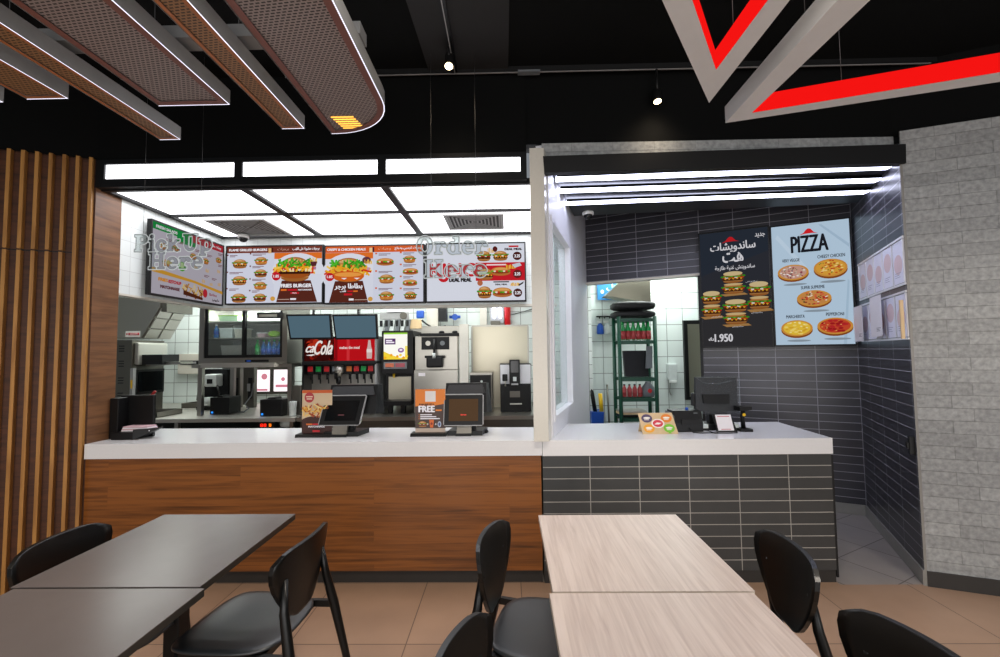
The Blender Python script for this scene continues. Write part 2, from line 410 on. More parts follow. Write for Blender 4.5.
# ================================================================== CAMERA
f_px, yaw, pitch, roll = 444., .0164, math.atan(23.7/444), .0118
F = Vector((-math.sin(yaw)*math.cos(pitch), math.cos(yaw)*math.cos(pitch), math.sin(pitch)))
R0 = Vector((math.cos(yaw), math.sin(yaw), 0)); U0 = R0.cross(F)
R_ = R0*math.cos(roll) - U0*math.sin(roll); U_ = U0*math.cos(roll) + R0*math.sin(roll)
cam = bpy.data.cameras.new('camera'); cam.sensor_width = 36; cam.lens = f_px/1000*36; cam.clip_start = .05
co = bpy.data.objects.new('camera', cam); COL.objects.link(co)
mw = Matrix((R_, U_, -F)).transposed().to_4x4(); mw.translation = (0, 0, 1.6); co.matrix_world = mw
bpy.context.scene.camera = co

# the pizza booth at the right is turned 26 degrees against the hall
BO = Vector((3.405, 4.379, 0)); BR = -math.radians(26.055)
WB = Matrix.Translation(BO) @ Matrix.Rotation(BR, 4, 'Z')
def bw(x, y, z): return WB @ Vector((x, y, z))
def part_x(y): return .285 + (y-3.1)*.2918          # hall side line of the partition beside the booth

# ================================================================== SETTING
def quad(name, pts, m):
    b = MB(); b.face(pts, m); return struct(b.build(name))
quad('floor', [(-6, -2.5, 0), (6, -2.5, 0), (6, 3.135, 0), (2.234, 3.135, 0), (2.234, 3.19, 0), (-6, 3.19, 0)], 'floor')
quad('floor_passage', [(-6.5, 3.135, -.001), (6, 3.135, -.001), (6, 8, -.001), (-6.5, 8, -.001)], 'floor_passage')
b = MB(); b.box(-6, 6, -2.5, 3.3, 3.66, 3.72, 'ceiling_black'); struct(b.build('ceiling'))
b = MB(); b.prism([(-.575, 2.0, 3.655), (.04, 2.0, 3.655), (.03, 3.15, 3.655), (-.545, 3.15, 3.655)], (0, 0, -.012), 'ceiling_grey'); struct(b.build('trim_1'))

SD = Vector((-.94, -.345, 0)).normalized()           # slatted wall runs this way from the counter corner
SC = Vector((-3.02, 3.165, 0))
CD = Vector((.94, -.34, 0)).normalized(); CC = Vector((2.797, 3.115, 0))
def along(c, d, t, z=0, off=0):                      # off = metres towards the hall
    n = Vector((-d.y, d.x, 0)); n = n if n.y < 0 else -n
    return c + d*t + n*off + Vector((0, 0, z))
# black wall above
b = MB()
b.prism([along(SC, SD, 2.6), SC, Vector((.155, 3.165, 0)), Vector((.155, 3.3, 0)), Vector((-3.1, 3.3, 0)), along(SC, SD, 2.6, 0, -.14)], (0, 0, .62), 'ceiling_black')
o = b.build('wall_front'); o.location.z = 3.05; struct(o)
b = MB()
b.prism([Vector((.155, 3.20, 0)), Vector((2.82, 3.20, 0)), along(CC, CD, 2.4, 0, -.03), along(CC, CD, 2.4, 0, -.2), Vector((2.86, 3.34, 0)), Vector((.155, 3.34, 0))], (0, 0, .54), 'ceiling_black')
o = b.build('wall_upper'); o.location.z = 3.125; struct(o)
# concrete wall: strip over the booth, then the long face
b = MB(); b.box(.27, 2.812, 3.185, 3.26, 3.0, 3.125, 'concrete'); struct(b.build('trim_2'))
b = MB(); b.prism([Vector((0, 0, .1)), Vector((2.4, 0, .1)), Vector((2.4, 0, 3.13)), Vector((0, 0, 3.13))], (0, .012, 0), 'concrete')
struct(b.build('wall_right', world=Matrix.Translation(CC) @ Matrix.Rotation(math.atan2(CD.y, CD.x), 4, 'Z')))
b = MB(); b.box(0, 2.4, -.008, .004, 0, .1, 'base_dark'); struct(b.build('baseboard_right', world=Matrix.Translation(CC) @ Matrix.Rotation(math.atan2(CD.y, CD.x), 4, 'Z')))
# slatted wall with a hidden door
WS = Matrix.Translation(SC) @ Matrix.Rotation(math.atan2(-SD.y, -SD.x), 4, 'Z')     # local -x runs to the left
b = MB(); b.box(-2.6, 0, .0, .1, 0, 3.06, 'wood_dark'); wl = struct(b.build('wall_left', world=WS))
b = MB(); b.box(-2.6, -.105, -.004, .0, 2.352, 2.36, 'black'); b.box(-.113, -.105, -.004, 0, 0, 2.36, 'black'); b.box(-1.05, -1.042, -.004, 0, 0, 2.36, 'black')
struct(b.build('door_1', world=WS))
b = MB()
for i in range(34):
    x = -.012 - i*.0765
    if i < 2: b.box(x-.021, x, -.034, 0, 0, 3.06, 'oak')
    else: b.box(x-.021, x, -.034, 0, 0, 2.35, 'oak'); b.box(x-.021, x, -.034, 0, 2.362, 3.06, 'oak')
struct(b.build('slat_cladding', wl))
b = MB(); b.box(-3.06, -3.02, 3.165, 3.385, 0, 3.03, 'wood_return'); struct(b.build('trim_3'))
# left bulkheads that carry the screens (white tile), kitchen walls
b = MB(); b.box(-3.10, -3.02, 3.386, 4.70, 2.095, 2.86, 'tile_white'); b.box(-3.10, -3.015, 3.386, 4.70, 2.08, 2.095, 'offwhite'); struct(b.build('wall_side'))
b = MB(); b.box(-3.02, .50, 4.62, 4.70, 2.10, 2.86, 'tile_white'); b.box(-3.02, .52, 4.612, 4.70, 2.075, 2.10, 'offwhite'); struct(b.build('wall_bulkhead'))
b = MB(); b.box(-6.5, 1.25, 6.6, 6.7, 0, 3.0, 'tile_kitchen'); struct(b.build('wall_back'))
b = MB(); b.box(-6.5, -6.4, 3.4, 6.6, 0, 3.0, 'tile_kitchen'); struct(b.build('wall_kitchen'))
b = MB(); b.prism([(-6.5, 4.70, 2.95), (part_x(4.7)-.1, 4.70, 2.95), (part_x(5.6)-.1, 5.6, 2.95), (1.15, 6.7, 2.95), (-6.5, 6.7, 2.95)], (0, 0, .05), 'white'); b.box(-6.5, -3.1, 3.3, 4.7, 2.95, 3.0, 'white'); struct(b.build('ceiling_kitchen'))
b = MB(); b.box(1.15, 5.2, 7.0, 7.1, 0, 3.2, 'tile_store'); struct(b.build('wall_store'))
b = MB(); b.prism([bw(-2.75, .11, 3.0), bw(.6, .11, 3.0), (5.2, 7.0, 3.0), (1.16, 7.0, 3.0)], (0, 0, .05), 'white'); struct(b.build('ceiling_store'))
b = MB(); b.box(1.15, 1.2, 6.7, 7.0, 0, 3.0, 'tile_kitchen'); struct(b.build('wall_corner'))
b = MB(); b.box(4.0, 4.1, 4.3, 7.0, 0, 3.0, 'tile_kitchen'); struct(b.build('wall_far'))
# bright window at the back of the kitchen
b = MB(); b.box(-3.86, -3.18, 6.56, 6.61, 1.02, 1.42, 'steel_dark'); w = struct(b.build('window_1'))
b = MB(); b.face([(-3.83, 6.555, 1.06), (-3.53, 6.555, 1.06), (-3.53, 6.555, 1.38), (-3.83, 6.555, 1.38)], 'daylight'); b.face([(-3.47, 6.555, 1.06), (-3.22, 6.555, 1.06), (-3.22, 6.555, 1.38), (-3.47, 6.555, 1.38)], 'daylight')
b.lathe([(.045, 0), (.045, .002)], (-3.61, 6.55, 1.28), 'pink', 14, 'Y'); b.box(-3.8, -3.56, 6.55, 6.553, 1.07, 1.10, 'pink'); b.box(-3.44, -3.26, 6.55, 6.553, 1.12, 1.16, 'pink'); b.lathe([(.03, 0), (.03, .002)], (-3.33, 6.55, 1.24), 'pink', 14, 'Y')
struct(b.build('pane', w))

# pillar and glazed partition beside the booth
b = MB(); b.prism([(.174, 3.10, .982), (.276, 3.10, .982), (.305, 3.20, .982), (.19, 3.20, .982)], (0, 0, 2.07), 'stone'); struct(b.build('pillar_1'))
pd = Vector((.2918, 1, 0)).normalized(); pl = 2.0; PW = Matrix.Translation((part_x(3.2), 3.2, 0)) @ Matrix.Rotation(math.atan2(pd.y, pd.x), 4, 'Z')
L = 2.50
b = MB()
for args in ((.72, L, 0, .981), (0, L, 2.62, 3.4), (0, .05, .981, 2.62), (1.02, L, .981, 2.62), (.05, 1.02, .981, 1.09)): b.box(args[0], args[1], 0, .09, args[2], args[3], 'white')
pw = struct(b.build('wall_partition', world=PW))
b = MB()
for x0, x1, z0, z1 in ((.05, 1.02, 1.09, 1.13), (.05, 1.02, 2.57, 2.62), (.05, .09, 1.13, 2.57), (.98, 1.02, 1.13, 2.57)): b.box(x0, x1, -.012, .10, z0, z1, 'white', .004)
wf = struct(b.build('window_2', world=PW))
b = MB(); b.box(.09, .98, .04, .046, 1.13, 2.57, 'glass'); struct(b.build('pane', wf))

# booth walls
b = MB(); b.box(-1.37, .12, 0, .10, .1, 3.4, 'tile_booth'); b.box(-2.78, -1.37, 0, .10, 2.455, 3.4, 'tile_booth'); struct(b.build('wall_booth', world=WB))
b = MB(); b.box(-2.78, -1.37, -.012, .11, 2.435, 2.458, 'offwhite'); b.box(-1.40, -1.37, -.006, .11, 0, 2.435, 'black'); struct(b.build('trim_4', world=WB))
b = MB(); b.box(0, .014, -1.40, -.8, .1, 3.03, 'tile_booth'); b.box(0, .014, -.8, 0, .1, 3.4, 'tile_booth'); struct(b.build('wall_booth_side', world=WB))
b = MB(); b.box(-.012, .012, -1.405, 0, 0, .1, 'base_grey'); struct(b.build('baseboard_side', world=WB))
b = MB(); b.box(-1.37, 0, -.012, .05, 0, .1, 'base_grey'); struct(b.build('baseboard_back', world=WB))
b = MB(); b.box(-.003, .012, -1.406, -1.402, 0, 3.03, 'base_grey'); struct(b.build('trim_5', world=WB))
b = MB(); b.prism([(.5, 4.05, 3.4), (3.3, 3.9, 3.4), tuple(bw(.01, .05, 3.4)), tuple(bw(-2.78, .05, 3.4))], (0, 0, .03), 'ceiling_black'); struct(b.build('ceiling_booth'))

# ================================================================== CANOPIES
cn = thing('light_box_canopy', 'black framed canopy of glowing white panels over the wood counter', 'canopy', (-1.4, 3.16, 2.84))
XL, XR = -3.015, .155; xd = [XL+.0, -1.965, -.905, XR]
b = MB()
b.box(XL, XR, 3.15, 3.20, 3.015, 3.05, 'frame'); b.box(XL, XR, 3.15, 3.20, 2.845, 2.905, 'frame')
for x0, x1 in ((XL, XL+.065), (-1.985, -1.925), (-.93, -.87), (XR-.045, XR)): b.box(x0, x1, 3.15, 3.20, 2.905, 3.015, 'frame')
b.build('fascia_frame', cn)
for x0, x1 in ((XL+.065, -1.985), (-1.925, -.93), (-.87, XR-.045)):
    b = MB(); b.box(x0, x1, 3.165, 3.19, 2.905, 3.015, 'panel_light'); b.build('front_light_panel', cn)
b = MB(); z0, z1 = 2.835, 2.875
xr2 = .30
b.box(XL, xr2, 3.20, 3.235, z0, z1, 'frame'); b.box(XL, .45, 4.575, 4.615, z0, z1, 'frame'); b.box(XL, .35, 3.825, 3.86, z0, z1, 'frame')
b.box(XL, XL+.04, 3.235, 4.575, z0, z1, 'frame')
for x in (-1.955, -.90): b.box(x-.03, x+.03, 3.235, 3.825, z0, z1, 'frame'); b.box(x-.03, x+.03, 3.86, 4.575, z0, z1, 'frame')
b.build('ceiling_frame', cn)
for x0, x1 in ((XL+.04, -1.985), (-1.925, -.93), (-.87, .26)):
    for y0, y1 in ((3.235, 3.825), (3.86, 4.575)):
        b = MB(); xe = x1 if x1 < .2 else part_x(y0)-.01
        if x1 < .2: b.box(x0, x1, y0, y1, 2.855, 2.87, 'panel_light')
        else: b.prism([(x0, y0, 2.855), (part_x(y0)-.12, y0, 2.855), (part_x(y1)-.12, y1, 2.855), (x0, y1, 2.855)], (0, 0, .015), 'panel_light')
        b.build('ceiling_light_panel', cn)
def vent(x0, x1, y0, y1, label):
    v = thing('ceiling_vent', label, 'vent', ((x0+x1)/2, (y0+y1)/2, 2.83), 0, 'air vents in the glowing ceiling')
    b = MB(); z = 2.838
    for a in ((x0, x1, y0, y0+.03), (x0, x1, y1-.03, y1), (x0, x0+.03, y0+.03, y1-.03), (x1-.03, x1, y0+.03, y1-.03)): b.box(*a, z, z+.014, 'vent')
    b.build('frame', v)
    b = MB(); b.box(x0+.03, x1-.03, y0+.03, y1-.03, z+.010, z+.014, 'vent_dark'); b.build('backing', v)
    b = MB(); n = 8; cx, cy = (x0+x1)/2, (y0+y1)/2
    for k in range(1, n):                                     # concentric square louvres of a ceiling diffuser
        q = 1-k/n; hx, hy = (x1-x0)/2*q, (y1-y0)/2*q
        for a in ((cx-hx, cx+hx, cy-hy, cy-hy+.014), (cx-hx, cx+hx, cy+hy-.014, cy+hy), (cx-hx, cx-hx+.014, cy-hy, cy+hy), (cx+hx-.014, cx+hx, cy-hy, cy+hy)): b.box(*a, z+.0075, z+.0095, 'vent')
    b.build('louvres', v)
vent(-2.78, -2.22, 3.97, 4.53, 'square grey air vent above the corner of the menu screens')
vent(-.57, -.02, 3.94, 4.42, 'square grey air vent above the deal meal screen')

rc = thing('booth_canopy', 'black canopy with three light tubes over the pizza counter', 'canopy', (1.5, 3.16, 2.9))
b = MB(); b.prism([(.278, 3.09, 2.868), (2.807, 3.09, 2.889), (2.813, 3.09, 3.026), (.270, 3.09, 2.988)], (0, .06, 0), 'black'); b.build('fascia', rc)
b = MB(); b.prism([(.30, 3.15, 2.955), (2.79, 3.105, 2.955), tuple(bw(-.006, -.27, 2.955)), (part_x(4.40)+.02, 4.40, 2.955)], (0, 0, .03), plain('gloss_black_soffit', '#15171d', .45)); b.build('soffit', rc)
for (x0, ya), (x1, yb) in (((.39, 3.36), (2.86, 3.27)), ((.445, 3.61), (2.985, 3.53)), ((.54, 3.92), (3.11, 3.80))):
    b = MB(); d = Vector((x1-x0, yb-ya, 0)).normalized(); nn = Vector((-d.y, d.x, 0))*.05
    A, B_ = Vector((x0, ya, 2.922)), Vector((x1, yb, 2.935))
    b.prism([A-nn, B_-nn, B_+nn, A+nn], (0, 0, .02), 'tube'); lt = b.build('light_tube', rc)
    b = MB(); nn2 = nn*1.08
    for s in (-1, 1): b.prism([A+nn2*s, B_+nn2*s, B_+nn*s*1.005, A+nn*s*1.005], (0, 0, .022), 'ceiling_black')
    b.build('tube_housing', lt)

# ================================================================== COUNTERS
c1 = thing('service_counter', 'long order counter with walnut front and white top', 'counter', (-1.4, 3.45, 0))
b = MB(); b.box(-3.018, .225, 3.16, 3.64, .09, .875, 'wood'); b.build('wood_front', c1)
b = MB(); b.box(-3.018, .225, 3.185, 3.62, 0, .09, 'base_dark'); b.build('kickboard', c1)
b = MB(); b.prism([(-3.018, 3.148, .876), (.233, 3.148, .876), (.233, 3.70, .876), (-3.018, 3.80, .876)], (0, 0, .104), 'stone_top'); b.build('countertop', c1)
c2 = thing('pizza_counter', 'shorter counter clad in charcoal tiles with white top', 'counter', (1.25, 3.45, 0))
b = MB(); b.box(.236, 2.232, 3.16, 3.80, .085, .872, 'tile_dark'); b.build('tiled_front', c2)
b = MB(); b.box(.236, 2.232, 3.168, 3.78, 0, .085, 'base_dark'); b.build('kickboard', c2)
b = MB(); b.prism([(.236, 3.148, .873), (2.24, 3.148, .873), (2.29, 3.86, .873), (part_x(3.86)-.0, 3.86, .873), (part_x(3.3)-.001, 3.3, .873), (.236, 3.205, .873)], (0, 0, .107), 'stone_top'); b.build('countertop', c2)
b = MB(); b.box(2.24, 2.255, 3.17, 3.75, .03, .86, 'black', .003); g = tag(b.build('swing_gate'), 'narrow black gate panel at the end of the tiled counter', 'gate')
b = MB(); b.box(2.256, 2.262, 3.19, 3.21, .60, .68, 'alu'); b.build('hinge', g)

# ================================================================== MENU SCREENS
WHT, LIL, BRN, ORG, RED_, DRK = '#f4f2f8', '#d9dcec', '#5a2a20', '#e8752a', '#c8202c', '#3a2a2a'
def screen(name, label, o, u, W, H, glow, group=None, tilt=0.):
    dp = .035 if u == (0, 1, 0) else .06
    """wall screen: o = lower left corner on the glass plane; u = direction to the right"""
    u = Vector(u).normalized(); v = Vector((0, 0, 1)); n = u.cross(v)
    if tilt: v = (v*math.cos(tilt) + n*math.sin(tilt)).normalized(); n = u.cross(v)
    o = Vector(o)
    t = thing(name, label, 'screen', tuple(o + u*(W/2) - n*.05), 0, group)
    b = MB(); bz = .014
    def Q(x, y, z): return o + u*x + v*y + n*z
    b.prism([Q(-bz, -bz, -dp), Q(W+bz, -bz, -dp), Q(W+bz, H+bz, -dp), Q(-bz, H+bz, -dp)], n*(dp-.002), 'plastic')
    for x0, x1, y0, y1 in ((-bz, W+bz, -bz, 0), (-bz, W+bz, H, H+bz), (-bz, 0, 0, H), (W, W+bz, 0, H)):
        b.prism([Q(x0, y0, -.004), Q(x1, y0, -.004), Q(x1, y1, -.004), Q(x0, y1, -.004)], n*.008, 'plastic')
    b.build('bezel', t)
    return t, Art(o, u, v, W, H, glow)

mw_, mh = .985, .575
# --- first: flame grilled burgers
t, A = screen('menu_screen', 'menu screen of flame grilled burgers under a brown header, beside the corner', (-2.922, 4.555, 2.14), (1, 0, 0), 1.0, .592, .82, 'menu screens over the kitchen')
A.rect(0, 0, 1, 1, LIL); A.rect(0, .89, 1, 1, '#7b3a2c'); A.text('FLAME GRILLED BURGERS', .02, .925, .42, .965, WHT, .004)
A.rect(.435, .88, .465, .97, '#e5b878'); A.rect(.468, .9, .485, .98, '#4a2018')
A.text(arabic('برجرات مشوية على اللهب'), .69, .92, .97, .98, WHT, .003); A.text(arabic('برجرات'), .53, .92, .65, .975, '#d9b9a8')
A.rect(.5, 0, 1, .885, '#dfe2f0'); A.rect(.5, .775, 1, .885, ORG); A.ell(.75, .50, .285, .375, '#e4e6f2', 30)
A.rect(.5, .5, .53, .775, '#dfe2f0', True); A.rect(.5, 0, 1, .5, '#dfe2f0')
for cx, cy in ((.14, .70), (.14, .40), (.14, .09)): A.burger(cx, cy, .15, .17, int(cy*10) % 3)
for cx, cy in ((.37, .74), (.37, .52), (.37, .30), (.37, .09)): A.burger(cx, cy, .13, .15, int(cx*10+cy*9) % 4)
for x, y, w in ((.05, .83, .08), (.05, .53, .14), (.05, .24, .10), (.29, .85, .14), (.29, .63, .12), (.29, .405, .14), (.29, .20, .08)):
    A.rect(x-.03, y, x-.015, y+.025, '#6b2a22'); A.lines(x, y, w, 2, '#7a4a50')
A.poly([(.6, .38), (.90, .38), (.97, .0), (.545, .0)], BRN)
A.burger(.735, .585, .33, .45, 0); A.heap(.735, .565, .40, .17, ('#f2b52e', '#f6cd5a', '#d93a20', '#f0a822', '#fbe7b0'), 44, 5)
A.heap(.735, .69, .36, .10, ('#3fa322', '#56bf30', '#2f8a1c'), 26, 8)
A.rect(.57, .475, .90, .53, '#3c1c10'); A.ell(.735, .49, .16, .08, '#a4541f', 16, PI, 2*PI)
A.text('FRIES BURGER', .60, .255, .915, .315, WHT, .006); A.rect(.60, .195, .66, .225, ORG); A.rect(.67, .195, .77, .225, RED_); A.text('MAYONNAISE', .78, .197, .92, .223, WHT, .002)
A.rect(.70, .14, .79, .17, RED_); A.text('MEAL', .72, .145, .77, .165, WHT); A.rect(.70, .035, .76, .065, WHT); A.lines(.57, .04, .12, 1, '#c8b0a0')
A.ell(.553, .45, .045, .075, RED_); A.text('1.85', .525, .43, .58, .475, WHT, .003)
A.fries(.94, .70, .08, .16, 7, '#5a2a30'); A.rect(.94, .56, .965, .61, '#b87a9a'); A.ell(.52, .06, .025, .04, '#d9a24a')
A.build('display', t)
# --- second: crispy and chicken meals
t, A = screen('menu_screen', 'menu screen of crispy and chicken meals under an orange header', (-1.885, 4.555, 2.133), (1, 0, 0), 1.02, .588, .82, 'menu screens over the kitchen')
A.rect(0, 0, 1, 1, LIL); A.rect(0, .89, 1, 1, '#e0622a'); A.text('CRISPY & CHICKEN MEALS', .015, .925, .41, .965, WHT, .004)
A.rect(.45, .88, .48, .97, '#f0d2a0'); A.rect(.483, .89, .50, .98, '#4a2030')
A.text(arabic('وجبات كرسبي ودجاج'), .71, .92, .98, .98, WHT, .003); A.text(arabic('وجبات'), .54, .92, .67, .975, '#f2c8a8')
A.rect(0, 0, .49, .885, '#dfe2f0'); A.rect(0, .775, .49, .885, ORG); A.ell(.25, .50, .285, .375, '#e4e6f2', 30); A.rect(0, 0, .49, .5, '#dfe2f0'); A.rect(.49, 0, 1, .885, LIL)
A.poly([(.10, .38), (.385, .38), (.44, 0), (.04, 0)], BRN)
A.burger(.24, .585, .33, .45, 2); A.heap(.23, .565, .42, .17, ('#f2b52e', '#f6cd5a', '#d93a20', '#f0a822', '#e6b23c'), 44, 15); A.heap(.22, .69, .36, .09, ('#3fa322', '#56bf30', '#2f8a1c'), 26, 18)
A.ell(.24, .46, .165, .09, '#d8661e', 18); A.ell(.24, .49, .14, .04, '#f0a04a', 14); A.poly([(.30, .43), (.36, .43), (.33, .40)], WHT); A.poly([(.17, .43), (.23, .43), (.2, .40)], WHT)
A.text(arabic('بطاطا برجر'), .105, .22, .385, .33, WHT, .006); A.text(arabic('كاتشب'), .16, .175, .22, .21, WHT, .003); A.rect(.235, .18, .29, .205, RED_); A.rect(.295, .18, .34, .205, ORG)
A.rect(.20, .12, .285, .155, RED_); A.rect(.25, .03, .30, .065, WHT); A.lines(.31, .035, .13, 1, '#c8b0a0')
A.ell(.055, .45, .045, .075, RED_); A.text('1.85', .028, .43, .083, .475, WHT, .003)
A.ell(.43, .74, .045, .06, '#6a3a44'); A.fries(.45, .69, .08, .12, 7, None); A.rect(.435, .56, .46, .61, '#cf9ab4'); A.ell(.47, .05, .025, .04, '#d9a24a')
A.sub(.62, .70, .18, .15); A.burger(.635, .40, .15, .17, 2); A.burger(.635, .10, .14, .17, 2)
A.burger(.87, .74, .12, .14, 2); A.sub(.88, .52, .16, .13); A.sub(.875, .32, .15, .13); A.burger(.88, .10, .12, .15, 1)
for x, y, w in ((.56, .83, .12), (.56, .52, .14), (.56, .22, .14), (.81, .84, .11), (.81, .63, .13), (.81, .42, .10), (.81, .21, .16)):
    A.rect(x-.035, y, x-.015, y+.028, '#e06a3a'); A.lines(x, y, w, 2, '#7a5a68')
A.build('display', t)
# --- third: deal meals
t, A = screen('menu_screen', 'white menu screen with red band and large red deal lettering, next to pillar', (-.825, 4.555, 2.134), (1, 0, 0), 1.012, .592, .84, 'menu screens over the kitchen')
A.rect(0, 0, 1, 1, '#dfe2ee'); A.text('KING', .035, .43, .50, .66, RED_, .012); A.ell(.17, .42, .055, .09, RED_, 16, PI, 2*PI); A.ell(.17, .42, .022, .035, '#dfe2ee', 14, PI, 2*PI)
A.text('DEAL MEAL', .23, .335, .455, .405, '#1c1416', .008)
A.rect(.5, .345, 1, .665, RED_); A.text('DEAL MEAL', .80, .88, .975, .915, '#2a1a1c', .005); A.rect(.84, .93, .94, .96, RED_); A.rect(.61, .612, .81, .636, '#f6dce0'); A.rect(.68, .312, .84, .332, '#2a1a1c'); A.text('DEAL MEAL', .70, .265, .82, .29, '#2a1a1c', .003)
A.fries(.66, .86, .07, .13, 7, None); A.ell(.70, .90, .025, .05, '#5a2020')
A.burger(.585, .78, .14, .19, 0); A.burger(.755, .78, .15, .18, 1); A.burger(.60, .46, .16, .21, 3); A.sub(.755, .50, .20, .17); A.fries(.86, .57, .10, .13, 8, None); A.poly([(.87, .62), (.95, .65), (.97, .60), (.9, .56)], '#c8d0dc')
A.burger(.59, .14, .14, .22, 3); A.sub(.77, .13, .20, .19); A.fries(.90, .26, .10, .10, 8, None); A.poly([(.93, .26), (.99, .32), (.98, .28), (.94, .24)], '#3a3434'); A.ell(.545, .30, .028, .05, '#b86a4a')
for cy in (.765, .45, .12): A.ell(.925, cy, .045, .075, '#4a2020' if cy != .45 else '#6a2424'); A.text('2.25', .897, cy-.025, .953, cy+.025, WHT, .004)
A.build('display', t)
# --- fourth: on the side wall
t, A = screen('menu_screen', 'angled menu screen with green banner on the white side wall', (-2.945, 3.60, 2.125), (0, 1, 0), .915, .605, .55, 'menu screens over the kitchen')
A.rect(0, 0, 1, 1, '#c9c3cf'); A.rect(0, .90, .5, 1, '#1f9a48'); A.rect(.30, .82, .56, .92, '#1f9a48'); A.rect(.5, .89, 1, 1, '#c2303c'); A.text('FRESH SALADS', .04, .925, .30, .965, WHT, .004); A.text(arabic('وجبات جانبية'), .78, .92, .96, .975, WHT, .003)
A.poly([(0, .30), (.55, .26), (1, .17), (1, .22), (.55, .30), (0, .36)], '#e0a63a')
A.text('FRIES', .08, .19, .19, .235, '#e89a2c', .006); A.text('KETCHUP', .20, .185, .36, .23, RED_, .006); A.text('MAYONNAISE', .10, .09, .34, .135, '#6a3038', .005)
A.heap(.52, .13, .28, .2, ('#d9a24a', '#e8c070', '#b87a30', '#8a4a24', '#f0d490'), 50, 22); A.poly([(.38, .05), (.66, .01), (.66, .05), (.38, .12)], '#5a2c1c')
A.ell(.695, .13, .035, .07, '#c8303c'); A.text(arabic('بطاطا'), .76, .10, .88, .15, '#a8505a', .003); A.text(arabic('مايونيز'), .80, .02, .92, .07, '#4a3a3c', .003); mb_ = MB(); mb_.box(-3.018, -2.98, 3.9, 4.2, 2.3, 2.55, 'plastic'); mb_.build('wall_mount', t)
for x, y in ((.10, .68), (.25, .70), (.13, .45), (.48, .66), (.66, .64), (.86, .72)): A.burger(x, y, .09, .10, 2)
A.ell(.31, .45, .05, .07, '#58b43a'); A.ell(.31, .47, .035, .04, '#c8e0a0'); A.ell(.14, .46, .04, .03, '#d8c070')
for x, y in ((.62, .30), (.74, .28), (.86, .52), (.87, .30), (.67, .48), (.50, .48)): A.fries(x, y, .05, .09, 6, None)
for x, y in ((.10, .78), (.25, .80), (.48, .76), (.66, .74), (.84, .82), (.84, .63), (.62, .40), (.74, .38)): A.lines(x, y, .08, 2, '#8a5a60')
A.build('display', t)

# --- booth screens (local frame of the booth)
ex = WB.to_3x3() @ Vector((1, 0, 0))
t, A = screen('poster_screen', 'tall dark poster screen of double sandwiches priced 1.950', bw(-1.362, -.065, 1.635), ex, .65, 1.245, .62)
A.rect(0, 0, 1, 1, '#33353d'); A.rect(0, .0, 1, .45, '#38373a'); A.poly([(0, .62), (1, .8), (1, 1), (0, 1)], '#2d3440')
A.hat(.46, .925, .26, .05); A.text(arabic('ساندويشات'), .16, .815, .82, .905, WHT, .002); A.text(arabic('هت'), .34, .725, .64, .81, WHT, .0025); A.text(arabic('ساندويتش غنية طازجة'), .22, .655, .80, .70, WHT, .0008); A.text(arabic('جديد'), .82, .915, .96, .955, WHT, .001)
def stack(cx, cy, w, h):
    A.poly([(cx-w*.6, cy-h*.5), (cx+w*.5, cy-h*.47), (cx+w*.65, cy-h*.56), (cx-w*.4, cy-h*.6)], '#b98a52')
    A.burger(cx, cy-h*.25, w, h*.5, 3, False); A.burger(cx, cy+h*.25, w, h*.52, 1, False)
    A.ell(cx, cy+h*.42, w*.44, h*.10, '#e8cf9c'); A.ell(cx, cy-h*.07, w*.44, h*.05, '#e2c48e')
stack(.48, .545, .32, .19); stack(.15, .37, .29, .22); stack(.84, .42, .30, .23); stack(.50, .29, .34, .21)
for x, y in ((.66, .535), (.14, .248), (.72, .27), (.44, .158)): A.text(arabic('ساندويتش'), x, y, x+.16, y+.016, WHT)
A.text('1.950', .18, .04, .44, .105, WHT, .003); A.text(arabic('د.ك'), .09, .05, .16, .08, WHT, .002)
A.build('display', t)
t, A = screen('poster_screen', 'tall pale blue poster screen showing five pizzas', bw(-.680, -.065, 1.64), ex, .65, 1.225, .80)
A.rect(0, 0, 1, 1, '#b9d0e4')
A.poly([(.62, .98), (.66, .98), (.99, .80), (.99, .77)], '#a8c0d6'); A.poly([(.05, .9), (.08, .93), (.5, .6), (.46, .58)], '#c4d8ea'); A.poly([(.86, .0), (.9, .0), (.97, .5), (.95, .52)], '#aac3d8')
A.text('PIZZA', .26, .765, .73, .90, '#1d1f26', .0045); A.hat(.49, .932, .24, .05)
for s_, x0, x1, y in (('VERY VEGGIE', .13, .36, .69), ('CHEESY CHICKEN', .59, .93, .70), ('SUPER SUPREME', .36, .66, .455), ('MARGHERITA', .15, .39, .22), ('PEPPERONI', .66, .88, .228)): A.text(s_, x0, y, x1, y+.026, '#23262e', .0006)
A.pizza(.265, .60, .205, .065, '#c99a8a', (('#9a3a48', .07), ('#efe6e0', .08), ('#5a4a60', .05), ('#c8b4a0', .08), ('#4a6a3a', .05)), 70, 3)
A.pizza(.74, .615, .21, .072, '#dca03c', (('#c85a24', .09), ('#f0d080', .09), ('#4a7a2a', .05), ('#b83a20', .07)), 60, 4)
A.pizza(.515, .375, .22, .066, '#c98a4a', (('#c0302a', .09), ('#f0e2c8', .07), ('#3a5a2a', .06), ('#5a3020', .06), ('#d8503a', .08)), 66, 5)
A.pizza(.275, .135, .205, .066, '#e8c03e', (('#f4d870', .13), ('#d8a42c', .10), ('#f8e6a0', .08)), 34, 6)
A.pizza(.755, .145, .22, .066, '#c8482c', (('#a01c20', .15), ('#b8282a', .14), ('#e8a05a', .06)), 34, 7)
A.build('display', t)

